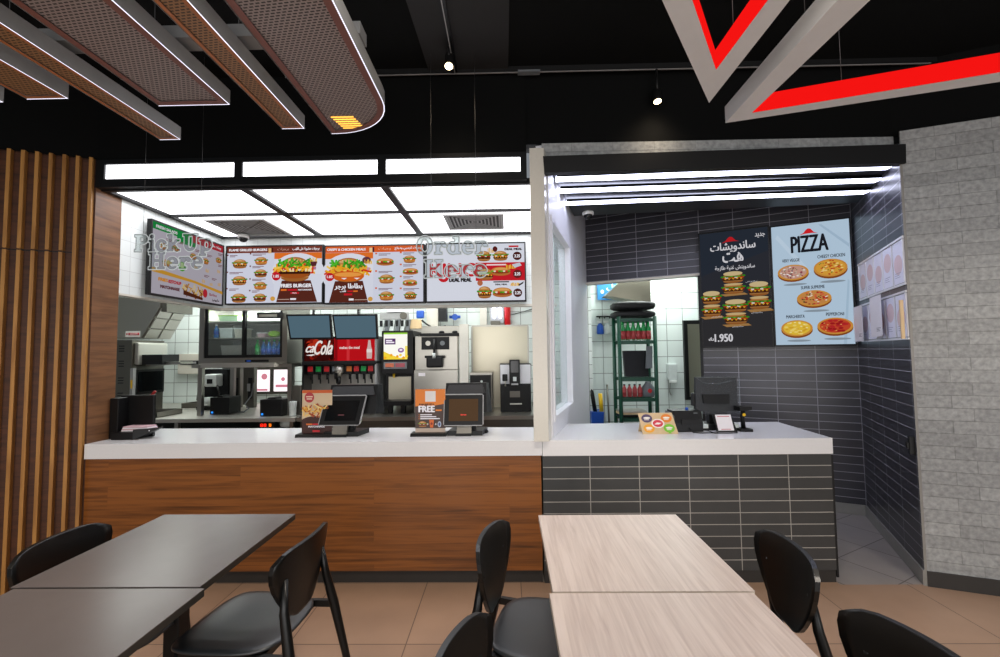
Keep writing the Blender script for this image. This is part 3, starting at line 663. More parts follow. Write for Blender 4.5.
# ================================================================== HANGING SIGNS (clear letters on wires)
def sdf_box(x0, x1, y0, y1): return lambda x, y: max(x0-x, x-x1, y0-y, y-y1)
def ell_(cx, cy, rx, ry): return lambda x, y: (math.sqrt(((x-cx)/rx)**2 + ((y-cy)/ry)**2) - 1)*min(rx, ry)
def ring_(cx, cy, rx, ry, t):
    a, b_ = ell_(cx, cy, rx, ry), ell_(cx, cy, max(rx-t, .02), max(ry-t*.62, .02)); return lambda x, y: max(a(x, y), -b_(x, y))
def U(*f): return lambda x, y: min(g(x, y) for g in f)
def CUT(f, g): return lambda x, y: max(f(x, y), -g(x, y))
def AND(f, g): return lambda x, y: max(f(x, y), g(x, y))
def seg_(a, b_, t):
    def d(x, y):
        vx, vy = b_[0]-a[0], b_[1]-a[1]; q = max(0, min(1, ((x-a[0])*vx+(y-a[1])*vy)/(vx*vx+vy*vy)))
        return math.hypot(x-a[0]-q*vx, y-a[1]-q*vy)-t
    return d
B_ = sdf_box
GL = {
 'P': (.82, U(B_(.1, .34, 0, 1), B_(0, .46, 0, .13), B_(0, .5, .87, 1), AND(ring_(.44, .72, .36, .28, .23), B_(.2, 1, 0, 1)))),
 'i': (.42, U(B_(.09, .31, 0, .68), B_(0, .40, 0, .12), B_(0, .2, .56, .68), ell_(.19, .88, .13, .13))),
 'c': (.66, U(CUT(ring_(.34, .34, .34, .36, .21), B_(.42, .8, .24, .46)), ell_(.54, .5, .11, .11))),
 'k': (.80, U(B_(.09, .31, 0, 1), B_(0, .38, 0, .12), B_(0, .2, .88, 1), seg_((.3, .32), (.58, .62), .07), seg_((.36, .38), (.62, .06), .10), B_(.46, .76, .57, .68), B_(.48, .8, 0, .12))),
 'U': (.96, U(B_(.1, .33, .34, 1), B_(.6, .8, .34, 1), B_(0, .44, .88, 1), B_(.5, .9, .88, 1), AND(ring_(.45, .37, .35, .38, .22), B_(0, 1, -.1, .37)))),
 'p': (.80, U(B_(.09, .31, -.3, .68), B_(0, .42, -.3, -.18), B_(0, .2, .56, .68), ring_(.43, .34, .34, .36, .21))),
 'H': (1.0, U(B_(.1, .33, 0, 1), B_(.63, .86, 0, 1), B_(0, .43, 0, .12), B_(.53, .96, 0, .12), B_(0, .43, .88, 1), B_(.53, .96, .88, 1), B_(.2, .75, .43, .57))),
 'e': (.72, U(CUT(ring_(.35, .34, .35, .36, .20), B_(.38, .9, .13, .29)), B_(.1, .66, .29, .40))),
 'r': (.68, U(B_(.09, .31, 0, .68), B_(0, .44, 0, .12), B_(0, .2, .56, .68), AND(ring_(.47, .32, .28, .37, .17), B_(.2, .9, .40, 1)), ell_(.56, .52, .12, .12))),
 'O': (.96, ring_(.45, .5, .45, .53, .23)),
 'd': (.82, U(B_(.47, .69, 0, 1), ring_(.35, .34, .35, .36, .21), B_(.36, .69, .88, 1), B_(.5, .8, 0, .12))),
}
def contours(f, x0, x1, y0, y1, h=.025):
    nx, ny = int((x1-x0)/h)+1, int((y1-y0)/h)+1
    g = [[f(x0+i*h, y0+j*h) for i in range(nx+1)] for j in range(ny+1)]
    segs = {}
    def cut(i, j, k, l):
        a, c = g[j][i], g[l][k]; q = a/(a-c)
        return (x0+(i+(k-i)*q)*h, y0+(j+(l-j)*q)*h)
    for j in range(ny):
        for i in range(nx):
            cs = ((i, j), (i+1, j), (i+1, j+1), (i, j+1)); ins = [g[b_][a] < 0 for a, b_ in cs]; ev = []
            for q in range(4):
                r = (q+1) % 4
                if ins[q] != ins[r]: ev.append((tuple(sorted((cs[q], cs[r]))), cut(*min(cs[q], cs[r]), *max(cs[q], cs[r])), ins[q]))
            outs = [e for e in ev if e[2]]; inn = [e for e in ev if not e[2]]
            for a, c in zip(outs, inn): segs[a[0]] = (a[1], c[0])
    loops = []
    while segs:
        k, (p, nx_) = segs.popitem(); lp = [p]
        while nx_ in segs: p, n2 = segs.pop(nx_); lp.append(p); nx_ = n2
        if len(lp) > 5: loops.append(lp)
    return loops
_lc = {}
def letter_loops(ch):
    if ch not in _lc:
        w, f = GL[ch]; _lc[ch] = (w, contours(f, -.1, w+.1, -.42, 1.12), contours(lambda x, y: f(x, y)-.034, -.15, w+.15, -.5, 1.2))
    return _lc[ch]
def plate(loops, mname, th, y):
    """filled flat letter with holes, made from outline loops given as (x, z)"""
    c = bpy.data.curves.new('plate', 'CURVE'); c.dimensions = '2D'; c.fill_mode = 'BOTH'; c.extrude = th
    for lp in loops:
        s = c.splines.new('POLY'); s.points.add(len(lp)-1); s.use_cyclic_u = True
        for q, p in zip(s.points, lp): q.co = (p[0], p[1], 0, 1)
    o = bpy.data.objects.new('plate', c); me = bpy.data.meshes.new_from_object(o)
    bpy.data.objects.remove(o); bpy.data.curves.remove(c)
    me.transform(Matrix.Translation((0, y, 0)) @ Matrix.Rotation(PI/2, 4, 'X')); me.materials.append(M[mname]); return me
def hanging_sign(name, label, rows, y, wires, ztop):
    t = thing(name, label, 'sign', (rows[0][1], y, rows[-1][2]), 0, 'clear hanging letter signs')
    for txt, x, z, h, wtot in rows:
        adv = sum(GL[c][0] if c != ' ' else .12 for c in txt); k = wtot/adv; cx = x
        for c in txt:
            if c == ' ': cx += .12*k; continue
            w, lo, lo2 = letter_loops(c)
            me = plate([[(cx+p[0]*k*.95, z+p[1]*h) for p in lp] for lp in lo2], 'acrylic', .004, y)
            o = bpy.data.objects.new('letter', me); COL.objects.link(o); child(o, t)
            b = MB()
            for lp in lo: b.tube([(cx+p[0]*k*.95, y-.004, z+p[1]*h) for p in lp[::2]], .0018, 'acrylic_inner', 4, True)
            for lp in lo2: b.tube([(cx+p[0]*k*.95, y-.002, z+p[1]*h) for p in lp[::2]], .0030, 'acrylic_rim', 4, True)
            b.build('letter_outline', o); cx += w*k
    for x, z in wires:
        b = MB(); b.tube([(x, y, z), (x, y, ztop)], .0012, 'thread', 5); b.build('hanging_wire', t)
hanging_sign('hanging_sign', 'clear hanging sign in outlined letters reading Pick Up Here', [('Pick Up', -2.505, 2.305, .115, .535), ('Here', -2.405, 2.185, .115, .375)], 2.92, ((-2.45, 2.43), (-2.06, 2.43)), 3.655)
hanging_sign('hanging_sign', 'clear hanging sign in outlined letters reading Order Here', [('Order', -.595, 2.255, .12, .47), ('Here', -.545, 2.10, .12, .42)], 2.92, ((-.50, 2.38), (-.20, 2.38)), 3.655)

# ================================================================== TABLES AND CHAIRS
def table(name, label, loc, top, edge, group, rz=0., sx=.71, sy=.738):
    t = lthing(name, label, 'table', loc, rz, group)
    b = MB(); b.box(-sx/2, sx/2, -sy/2, sy/2, .747, .75, top); b.box(-sx/2, sx/2, -sy/2, sy/2, .722, .747, edge); b.build('tabletop', t)
    b = MB(); b.box(-.035, .035, -.035, .035, .03, .70, 'plastic', .006); b.build('pedestal', t)
    b = MB(); b.box(-.24, .24, -.03, .03, .70, .722, 'plastic'); b.box(-.03, .03, -.24, .24, .70, .722, 'plastic'); b.build('top_bracket', t)
    b = MB(); b.box(-.20, .20, -.20, .20, 0, .02, 'plastic', .008); b.box(-.06, .06, -.06, .06, .02, .04, 'plastic', .006); b.build('base', t)
    return t
table('dining_table', 'dark charcoal topped dining table, the farther of the dark pair', (-1.50, 2.035, 0), 'table_dark', 'table_edge', 'dark dining tables', .0)
table('dining_table', 'dark charcoal topped dining table at the near end of the dark pair', (-1.475, 1.285, 0), 'table_dark', 'table_edge', 'dark dining tables')
table('dining_table', 'pale ash topped dining table, the one reaching up to the tiled counter', (.505, 1.995, 0), 'ash', 'ash_edge', 'pale dining tables')
table('dining_table', 'pale ash topped dining table at the near end of the pale pair', (.492, 1.245, 0), 'ash', 'ash_edge', 'pale dining tables')

def superellipse(w, d, n=40, e=3.2, taper=0.):
    out = []
    for k in range(n):
        a = 2*PI*k/n; c, s = math.cos(a), math.sin(a)
        x = math.copysign(abs(c)**(2/e), c)*d/2; y = math.copysign(abs(s)**(2/e), s)*w/2
        out.append((x, y*(1+taper*x/d)))
    return out
BACK = [(0, .05), (.03, .078), (.09, .104), (.20, .134), (.34, .166), (.50, .196), (.64, .215), (.77, .2235), (.87, .220), (.94, .204), (.98, .176), (1.0, .135)]
def make_chair():
    t = lthing('dining_chair', '', 'chair', (0, 0, 0), 0, 'black plywood dining chairs')
    b = MB(); m = b.mi('chair_seat')
    loop = superellipse(.45, .47, 44, 3.6, .08)                # dished plywood seat with a rolled front edge
    fr = (0, .35, .65, .85, .96, 1.0); rings = []
    def sz(x, y): return .452 - .012*math.exp(-((x+.03)**2+y*y)/.02) - max(0, x-.13)**2*1.8
    top = []; bot = []
    for q in fr[1:]:
        top.append([b.bm.verts.new((x*q, y*q, sz(x*q, y*q) - (.004 if q == 1 else 0))) for x, y in loop])
        bot.append([b.bm.verts.new((x*q, y*q, sz(x*q, y*q) - .016 + (.004 if q == 1 else 0))) for x, y in loop])
    n = len(loop)
    ct = b.bm.verts.new((0, 0, sz(0, 0))); cb = b.bm.verts.new((0, 0, sz(0, 0)-.016))
    for k in range(n):
        k2 = (k+1) % n
        b.bm.faces.new([ct, top[0][k], top[0][k2]]); b.bm.faces.new([cb, bot[0][k2], bot[0][k]])
        for R in (top, bot):
            for A_, C_ in zip(R, R[1:]): b.bm.faces.new([A_[k], C_[k], C_[k2], A_[k2]])
        b.bm.faces.new([top[-1][k], bot[-1][k], bot[-1][k2], top[-1][k2]])
    for f in b.bm.faces: f.smooth = True
    b.build('seat', t)
    b = MB(); H = .31; cols = 12; fr_, bk_ = [], []
    def pos(y, h, off):
        x = -.255 - .30*(h-.08)*.45 + .85*y*y + off
        return (x, y, .508 + h)
    for tt, w in BACK:
        h = tt*H
        row = [(w*(2*c/cols-1)) for c in range(cols+1)]
        fr_.append([b.bm.verts.new(pos(y, h - (.012*(y/.22)**2 if tt > .9 else 0), .0085)) for y in row])
        bk_.append([b.bm.verts.new(pos(y, h - (.012*(y/.22)**2 if tt > .9 else 0), -.0085)) for y in row])
    R = len(BACK)
    for r in range(R-1):
        for c in range(cols):
            b.bm.faces.new([fr_[r][c], fr_[r][c+1], fr_[r+1][c+1], fr_[r+1][c]]).smooth = True
            b.bm.faces.new([bk_[r][c+1], bk_[r][c], bk_[r+1][c], bk_[r+1][c+1]]).smooth = True
        for c in (0, cols): b.bm.faces.new([fr_[r][c], bk_[r][c], bk_[r+1][c], fr_[r+1][c]])
    for c in range(cols):
        for r in (0, R-1): b.bm.faces.new([fr_[r][c], bk_[r][c], bk_[r][c+1], fr_[r][c+1]])
    bmesh.ops.recalc_face_normals(b.bm, faces=b.bm.faces[:]); b.mi('chair'); b.build('backrest', t)
    for s in (-1, 1):
        b = MB()                                                # rear leg runs from the floor up to the backrest
        b.tube([(-.395, s*.205, 0), (-.345, s*.198, .22), (-.295, s*.190, .43), (-.262, s*.170, .58), (-.252, s*.150, .70)], .016, 'chair', 8, rs=[.014, .018, .022, .019, .012])
        b.build('leg', t)
        b = MB(); b.tube([(.215, s*.195, 0), (.19, s*.185, .22), (.165, s*.175, .428)], .016, 'chair', 8, rs=[.013, .018, .022]); b.build('leg', t)
        b = MB(); b.prism([(.17, s*.175, .405), (-.29, s*.190, .405), (-.29, s*.190, .435), (.17, s*.175, .435)], (0, s*.02, 0), 'chair'); b.build('side_rail', t)
    b = MB(); b.box(-.20, -.175, -.185, .185, .405, .434, 'chair'); b.build('cross_rail', t)
    return t
chair0 = make_chair()
CH = [('black plywood chair at the outer side of the farther dark table, back against the slats', -1.72, 1.97, 0),
      ('black plywood chair turned out from the dark tables, its seat in full view', -1.145, 1.985, 176),
      ('black plywood chair tucked in at the farther pale table, backed by the walnut counter front', .165, 1.92, -15),
      ('black plywood chair at the nearer pale table, on the side toward the dark tables', .10, 1.165, -16),
      ('black plywood chair at the farther pale table in front of the charcoal tiles', .86, 1.865, 176),
      ('black plywood chair at the nearer pale table, in the corner toward the concrete wall', .84, 1.20, 190)]
for i, (lb, x, y, a) in enumerate(CH):
    o = chair0 if i == 0 else copy_tree(chair0)
    o['label'] = lb; o.location = (x, y, 0); o.rotation_euler = (0, 0, math.radians(a))
chair0.location = (CH[0][1], CH[0][2], 0)

# ================================================================== CEILING FIXTURES
def baffle(label, x0, x1, y1, trim, grille, rounded=False, z=2.75, h=.065, y0=-.6):
    t = thing('baffle_light', label, 'ceiling light', ((x0+x1)/2, 1.0, z), 0, 'mesh bottomed linear baffles hung from the ceiling')
    def outline(k, z_):
        P = [(x0+k, y0+k, z_), (x0+k, y1-k, z_)]
        if rounded:
            rx, ry = (x1-x0)*.92-k, .30-k
            cx, cy = x1-k-rx, y1-k-ry
            P = [(x0+k, y0+k, z_), (x0+k, y1-k, z_)] + [(cx+rx*math.sin(a), cy+ry*math.cos(a), z_) for a in [PI/2*j/10 for j in range(11)]]
        else: P.append((x1-k, y1-k, z_))
        P.append((x1-k, y0+k, z_)); return P
    def band(b, A, B, m):
        for i in range(len(A)):
            j = (i+1) % len(A); b.face([A[i], A[j], B[j], B[i]], m)
    b = MB(); band(b, outline(0, z), outline(0, z+h), 'alu'); b.face(outline(0, z+h), 'alu'); b.build('housing', t, recalc=False)
    b = MB(); band(b, outline(.006, z-.0015), outline(.022 if x1-x0 < .2 else .034, z-.0015), trim); b.build('wood_trim', t, recalc=False)
    b = MB(); b.face(outline(.02 if x1-x0 < .2 else .032, z+.003), grille); b.build('perforated_mesh', t, recalc=False)
    b = MB(); oa, ob = outline(0, z-.002), outline(.0045, z-.002)
    for i in range(1, len(oa)-1): b.face([oa[i], oa[i+1], ob[i+1], ob[i]], 'edge_led')
    b.build('light_edge', t, recalc=False)
    for y in (.4, 1.72):
        b = MB(); b.tube([((x0+x1)/2, y, z+h), ((x0+x1)/2, y, 3.66)], .0015, 'thread', 5); b.build('hanging_wire', t)
    return t
bf = baffle('broad mesh baffle with a rounded end, hung nearest the dining room middle', -.905, -.552, 2.245, 'trim_pink', 'grille_dark', True)
b = MB()
for k in range(6): b.box(-.845+.004*k, -.735+.004*k, 2.085+.021*k, 2.094+.021*k, 2.7505, 2.752, 'bulb_warm')
b.build('glowing_lamp', bf)
baffle('slim copper trimmed mesh baffle between the two broad ones', -1.135, -1.018, 2.185, 'trim_orange', 'grille_warm')
baffle('broad square ended mesh baffle with rosewood trim', -1.59, -1.258, 1.957, 'trim_pink', 'grille_dark')
baffle('long slim copper trimmed mesh baffle reaching farthest toward the slatted wall', -1.835, -1.722, 2.273, 'trim_orange', 'grille_warm')
baffle('short copper trimmed mesh baffle, second from the slatted wall end', -2.125, -1.937, 1.883, 'trim_orange', 'grille_warm')
baffle('mesh baffle of which only a corner tip shows, outermost of the row', -2.55, -2.25, 1.90, 'trim_orange', 'grille_warm')
b = MB(); b.box(-2.5, -.56, 1.66, 1.74, 2.85, 2.90, 'alu'); tag(b.build('crossbar'), 'pale grey crossbar lying across the mesh baffles', 'bar', None)
def tri_beam(name, label, apex_out, a_out, b_out, apex_in, a_in, b_in, z=2.75, h=.085):
    """hanging open triangle: two arms that leave the apex; inner faces glow red"""
    t = thing(name, label, 'ceiling decoration', (apex_out[0], apex_out[1], z), 0, 'red lit triangular frames')
    def ext(p, q, k): return (p[0]+(q[0]-p[0])*k, p[1]+(q[1]-p[1])*k)
    for (o1, i1, K) in ((a_out, a_in, 2.2), (b_out, b_in, 2.2)):
        O, I = ext(apex_out, o1, K), ext(apex_in, i1, K)
        b = MB(); q = [(*apex_out, z), (*O, z), (*I, z), (*apex_in, z)]
        b.face(q, 'tri_grey'); b.face([(x, y, z+h) for x, y, _ in q], 'tri_grey')
        b.face([(*apex_out, z), (*O, z), (*O, z+h), (*apex_out, z+h)], 'tri_grey'); b.face([(*O, z), (*I, z), (*I, z+h), (*O, z+h)], 'tri_grey')
        arm = b.build('beam_arm', t)
        b = MB(); b.face([(*apex_in, z+.001), (*I, z+.001), (*I, z+h), (*apex_in, z+h)], 'red_lit'); b.build('lit_inner_face', arm)
    for px, py in (ext(apex_out, a_out, .8), ext(apex_in, b_in, .4)):
        b = MB(); b.tube([(px, py, z+h), (px, py, 3.66)], .0015, 'thread', 5); b.build('hanging_wire', t)
tri_beam('triangle_frame', 'grey V shaped frame with red lit inside, apex pointing to the counters', (.955, 2.03), (.522, 1.409), (.947, 1.423), (.873, 1.784), (.622, 1.412), (.874, 1.42))
tri_beam('triangle_frame', 'larger grey frame with a long red lit arm toward the concrete wall', (1.122, 2.218), (1.106, 1.43), (2.16, 1.91), (1.205, 2.126), (1.215, 1.431), (2.085, 1.842))
# tracks and spots
b = MB(); b.box(-1.6, 4.2, 3.10, 3.135, 3.625, 3.66, 'black'); b.box(-1.6, 4.2, 3.112, 3.122, 3.622, 3.626, 'alu'); b.box(.10, .26, 3.095, 3.14, 3.615, 3.63, 'grey'); tag(b.build('lighting_track'), 'long black lighting track along the wall over both counters', 'track')
b = MB(); b.box(-.375, -.335, 1.4, 3.10, 3.62, 3.66, 'plastic2'); b.box(-.358, -.352, 1.4, 3.10, 3.616, 3.622, 'alu'); tag(b.build('lighting_track'), 'black lighting track running out toward the diners on the grey ceiling panel', 'track')
def spot(label, x, y, z, top, tilt):
    t = lthing('spotlight', label, 'spotlight', (x, y, z), 0, 'small spotlights')
    R = Matrix.Rotation(tilt, 4, 'X')
    b = MB(); q = MB(); q.lathe([(.022, .09), (.030, .085), (.032, .0), (.030, -.004)], (0, 0, 0), 'black', 18)
    for v in q.bm.verts: v.co = R @ v.co
    q.build('lamp_housing', t)
    q = MB(); q.lathe([(.026, -.006), (.024, -.0065)], (0, 0, 0), 'bulb', 18)
    for v in q.bm.verts: v.co = R @ v.co
    q.build('bulb', t)
    q = MB(); q.tube([(0, .0, .06), (0, 0, top-z)], .008, 'black', 8); q.build('stem', t)
spot('glowing spotlight under the track on the grey ceiling panel', -.365, 2.84, 3.50, 3.62, math.radians(-20))
spot('glowing spotlight hanging under the long track above the pizza counter', 1.10, 3.118, 3.39, 3.625, math.radians(-15))

# ================================================================== SECURITY CAMERAS
def dome(label, x, y, z):
    t = lthing('security_camera', label, 'camera', (x, y, z), 0)
    b = MB(); b.lathe([(.052, 0), (.056, -.012), (.054, -.03), (.045, -.034)], (0, 0, 0), 'cap', 24); b.build('mount', t)
    b = MB(); b.lathe([(.043, -.034), (.040, -.052), (.028, -.068), (.012, -.075), (.002, -.076)], (0, 0, 0), 'screen_off', 24); b.build('dome', t)
dome('white dome camera hung at the corner of the glowing ceiling', -2.70, 4.46, 2.835)
dome('white dome camera under the black soffit beside the partition', .80, 4.27, 2.954)

# ================================================================== PAPER RACKS ON THE BOOTH SIDE WALL
def paper_rack(label, z0, z1, extra):
    p = bw(0, -.80, z0); t = thing('paper_rack', label, 'rack', tuple(p), 0, 'paper racks on the booth side wall'); t['_w'] = 1
    t.matrix_basis = Matrix.Translation(p) @ Matrix.Rotation(BR, 4, 'Z'); t.rotation_euler = (0, 0, BR); t.location = p
    L_, H = 1.20, z1-z0; y0 = -.60
    b = MB(); b.box(-.012, -.001, y0, y0+L_, 0, .015, 'white'); b.box(-.012, -.001, y0, y0+L_, H-.015, H, 'white')
    for k in range(6):
        y = y0 + k*(L_-.03)/5; b.box(-.011, -.001, y+.004, y+.024, .02, H-.02, 'white')
    b.build('frame', t)
    for k in range(5):
        ya = y0+.03+k*(L_-.03)/5; yb = ya+(L_-.03)/5-.03
        A = Art(WB.inverted() @ WB @ Vector((-.006, yb, .02)), (0, -1, 0), (0, 0, 1), yb-ya, H-.04)
        A.rect(0, 0, 1, 1, '#e6e6f4'); A.ell(.5, .62 if k % 2 else .45, .42, .24, '#dcc4c8', 18); A.lines(.15, .25, .6, 3, '#9a9ab0', .012, .05); A.build('paper_sheet', t)
    return t
r1 = paper_rack('upper rack of printed sheets on the dark tiled side wall', 2.04, 2.385, 0)
r2 = paper_rack('lower rack of printed sheets with loose pages clipped over it', 1.655, 2.0, 1)
for nm, y0, y1, za, zb, lab in (('notice_sheet', -.44, -.135, 1.66, 1.985, 'loose white notice page hung over the inner end of the lower rack'), ('notice_sheet', -.99, -.68, 1.69, 2.02, 'loose white printed page hung over the middle of the lower rack'), ('cardboard_sheet', -1.42, -1.395, 1.66, 1.93, 'narrow brown card stuck to the outer end of the lower rack')):
    if nm == 'notice_sheet':
        A = Art((-.046, y1, za), (0, -1, 0), (0, 0, 1), y1-y0, zb-za); A.rect(0, 0, 1, 1, '#f0eef8'); A.lines(.15, .8, .7, 4, '#9a96a8', .01, .05); A.lines(.5, .2, .35, 3, '#4a4656', .012, .035)
        A.mb.face([(-.047, y0, za), (-.047, y1, za), (-.047, y1, zb), (-.047, y0, zb)], M['paper'])
        o = A.mb.build(nm, recalc=False, world=WB)
    else:
        b = MB(); b.box(-.05, -.032, y0, y1, za, zb, 'card'); o = b.build(nm, world=WB)
    tag(o, lab, 'paper')
b = MB(); b.box(-.03, -.0, -1.37, -1.33, .86, .98, 'black', .004); b.box(-.045, -.03, -1.365, -1.335, .90, .94, 'plastic2', .004); tag(b.build('door_latch', world=WB), 'small black latch on the edge of the dark tiled side wall', 'latch')

# ================================================================== THINGS ON THE COUNTERS
CT = .98
t = thing('napkin_dispenser', 'black countertop napkin holder with a flared front tray beside the walnut wall', 'dispenser', (-2.86, 3.45, CT))
b = MB(); b.box(-3.015, -2.755, 3.43, 3.455, CT, 1.30, 'plastic', .004); b.box(-3.015, -2.95, 3.335, 3.43, CT, 1.285, 'plastic', .004); b.build('body', t)
b = MB(); b.prism([(-2.965, 3.30, CT), (-2.80, 3.30, CT), (-2.80, 3.43, CT), (-2.965, 3.43, CT)], (0, 0, .055), 'plastic')
b.prism([(-2.80, 3.30, CT), (-2.655, 3.36, 1.05), (-2.675, 3.43, 1.05), (-2.80, 3.43, CT)], (0, 0, .012), 'plastic2'); b.prism([(-2.80, 3.298, CT), (-2.655, 3.358, 1.06), (-2.80, 3.298, 1.055)], (0, .01, 0), 'plastic'); b.build('tray', t)
b = MB()
for k in range(4): b.box(-2.92+.004*k, -2.705-.006*k, 3.335, 3.425, 1.037+.009*k, 1.045+.009*k, 'pinkpaper' if k % 2 else 'paper')
b.build('napkins', t)

def poster_stand(name, label, x0, x1, y, z1, draw):
    t = thing(name, label, 'sign', ((x0+x1)/2, y, CT), 0, 'small upright advert stands on the order counter')
    b = MB(); b.prism([(x0-.025, y-.06, CT), (x1+.01, y-.06, CT), (x1+.01, y-.05, CT+.022), (x0-.025, y-.05, CT+.022)], (0, .10, 0), 'plastic'); b.build('base', t)
    W, H = x1-x0, z1-CT-.02
    b = MB(); b.box(x0, x1, y, y+.004, CT+.015, z1, 'acrylic'); b.build('clear_holder', t)
    A = Art((x0+.002, y-.001, CT+.02), (1, 0, 0), (0, 0, 1), W-.004, H-.002); draw(A)
    A.mb.face([(x0+.002, y-.0008, CT+.02), (x1-.002, y-.0008, CT+.02), (x1-.002, y-.0008, z1-.002), (x0+.002, y-.0008, z1-.002)], M['paper']); A.build('printed_card', t)
def ad1(A):
    A.rect(0, 0, 1, 1, '#d8bf9c'); A.rect(0, .93, 1, 1, '#d4632c'); A.rect(0, 0, 1, .32, '#3f1d16'); A.ell(.5, .30, .5, .10, '#3f1d16', 20)
    A.ell(.24, .83, .16, .12, '#b83a40'); A.rect(.13, .835, .35, .86, '#f0d8c0'); A.rect(.15, .785, .33, .81, '#f0d8c0')
    A.heap(.48, .52, .86, .30, ('#e8a83a', '#f2c866', '#c8742a', '#a8441c', '#f6dc90'), 60, 41)
    A.rect(.16, .2, .36, .235, '#e0702a'); A.rect(.37, .2, .60, .235, RED_); A.text('MAYONNAISE', .24, .145, .78, .185, WHT, .003); A.rect(.38, .04, .62, .085, RED_)
def ad2(A):
    A.rect(0, 0, 1, 1, '#4d3a35'); A.poly([(0, .60), (.35, .63), (.6, .615), (1, .66), (1, 1), (0, 1)], '#e8822a'); A.rect(0, 0, 1, .10, '#c8b4a4')
    A.rect(.33, .71, .68, .955, '#e6e2e0')
    A.text('SCAN AND GET A', .13, .635, .63, .665, '#3a1a10', .004); A.text('FREE', .12, .475, .64, .615, WHT, .012); A.rect(.68, .495, .88, .53, '#e8822a')
    for k in range(3): A.rect(.17, .40-k*.045, (.56, .70, .82)[k], .423-k*.045, WHT); A.rect(.12, .40-k*.045, .14, .425-k*.045, '#e8822a')
    A.burger(.25, .20, .28, .14, 0); A.poly([(.50, .12), (.60, .12), (.63, .30), (.47, .30)], '#d8682a'); A.ell(.55, .21, .035, .03, '#8a2a1a'); A.ell(.81, .195, .06, .07, '#b8c4d8'); A.ell(.81, .195, .035, .04, '#4a5a8a')
    for x in (.42, .69): A.text('+', x-.025, .18, x+.025, .22, WHT, .002)
poster_stand('advert_stand', 'upright card stand picturing a heap of loaded fries', -1.572, -1.338, 3.385, 1.330, ad1)
poster_stand('advert_stand', 'upright orange and brown card stand reading FREE', -.707, -.475, 3.385, 1.328, ad2)

def pos(label, x0, x1, z0, z1, y, rx0, rx1, rz1, sc, lean, roll, logo):
    t = thing('till_terminal', label, 'cash register', ((x0+x1)/2, y+.1, CT), 0, 'point of sale terminals on the order counter')
    cx = (x0+x1)/2
    b = MB(); b.prism([(cx-.12, y+.02, CT), (cx+.14, y+.02, CT), (cx+.17, y+.20, CT), (cx-.10, y+.20, CT)], (0, 0, .035), 'plastic')
    b.box(cx-.06, cx+.06, y-.005, y+.05, CT, CT+.018, 'plastic', .004); b.build('base', t)
    b = MB(); b.prism([(cx-.05, y+.0, CT+.02), (cx+.06, y+.0, CT+.02), (cx+.06, y+.03, CT+.10), (cx-.05, y+.03, CT+.10)], (0, .03, 0), 'steel'); b.prism([(cx-.02, y+.06, CT+.03), (cx+.09, y+.06, CT+.03), (cx+.09, y+.12, CT+.2), (cx-.02, y+.12, CT+.2)], (0, .05, 0), 'plastic2'); b.build('stand', t)
    def R(px, pz, d): return (px + roll*(pz-z0), y + lean*(pz-z0)/(z1-z0) + d, pz)
    b = MB(); k = .012
    b.prism([R(x0+k, z0, 0), R(x1-k, z0, 0), R(x1, z0+k, 0), R(x1, z1-k, 0), R(x1-k, z1, 0), R(x0+k, z1, 0), R(x0, z1-k, 0), R(x0, z0+k, 0)], (0, .022, 0), 'alu'); d = b.build('customer_display', t)
    b = MB(); e = .006
    b.face([R(x0+e, z0+e, -.001), R(x1-e, z0+e, -.001), R(x1-e, z1-e, -.001), R(x0+e, z1-e, -.001)], 'plastic'); b.build('bezel', d, recalc=False)
    A = Art(R(x0+.04, z0+.035, -.002), (1, 0, 0), Vector(R(0, z1, 0))-Vector(R(0, z0, 0)), x1-x0-.08, (z1-z0)-.065, 0)
    A.mb.face([A.P(0, 0, 0), A.P(1, 0, 0), A.P(1, 1, 0), A.P(0, 1, 0)], M[sc])
    A.rect(.40, .25, .60, .31, logo); A.build('display_glass', d)
    b = MB()                                                    # staff side monitor, its back towards the hall
    b.prism([(rx0, y+.10, rz1-.22), (rx1, y+.10, rz1-.22), (rx1-.005, y+.155, rz1), (rx0+.005, y+.155, rz1)], (0, .05, 0), 'plastic')
    b.prism([(rx0+.01, y+.09, rz1-.075), (rx1-.01, y+.09, rz1-.075), (rx1-.035, y+.145, rz1-.012), (rx0+.03, y+.145, rz1-.012)], (0, .03, 0), 'plastic2')
    b.prism([(rx1, y+.10, rz1-.22), (rx1+.035, y+.2, rz1-.23), (rx1+.01, y+.235, rz1-.005), (rx1-.005, y+.155, rz1)], (0, .01, 0), 'plastic2'); b.build('staff_monitor', t)
pos('black till terminal with dark customer display next to the loaded fries stand', -1.43, -1.115, 1.065, 1.285, 3.335, -1.395, -1.02, 1.358, 'screen_off', .075, .14, '#5a2a30')
pos('black till terminal with brown lit customer display next to the FREE stand', -.487, -.187, 1.055, 1.285, 3.335, -.49, -.165, 1.362, 'screen_brown', .06, .0, '#d8321e')
b = MB(); b.lathe([(.028, 0), (.034, .012), (.026, .026), (.008, .031)], (-.205, 3.47, CT), 'plastic', 18)
for v in b.bm.verts: v.co.x = -.205+(v.co.x+.205)*1.5
m_ = tag(b.build('computer_mouse'), 'black computer mouse on the counter beside the brown lit terminal', 'mouse')
b = MB(); b.tube([(-.255, 3.47, CT+.012), (-.30, 3.44, CT+.004), (-.36, 3.45, CT+.004), (-.40, 3.47, CT+.006)], .003, 'grey', 6); b.build('cable', m_)

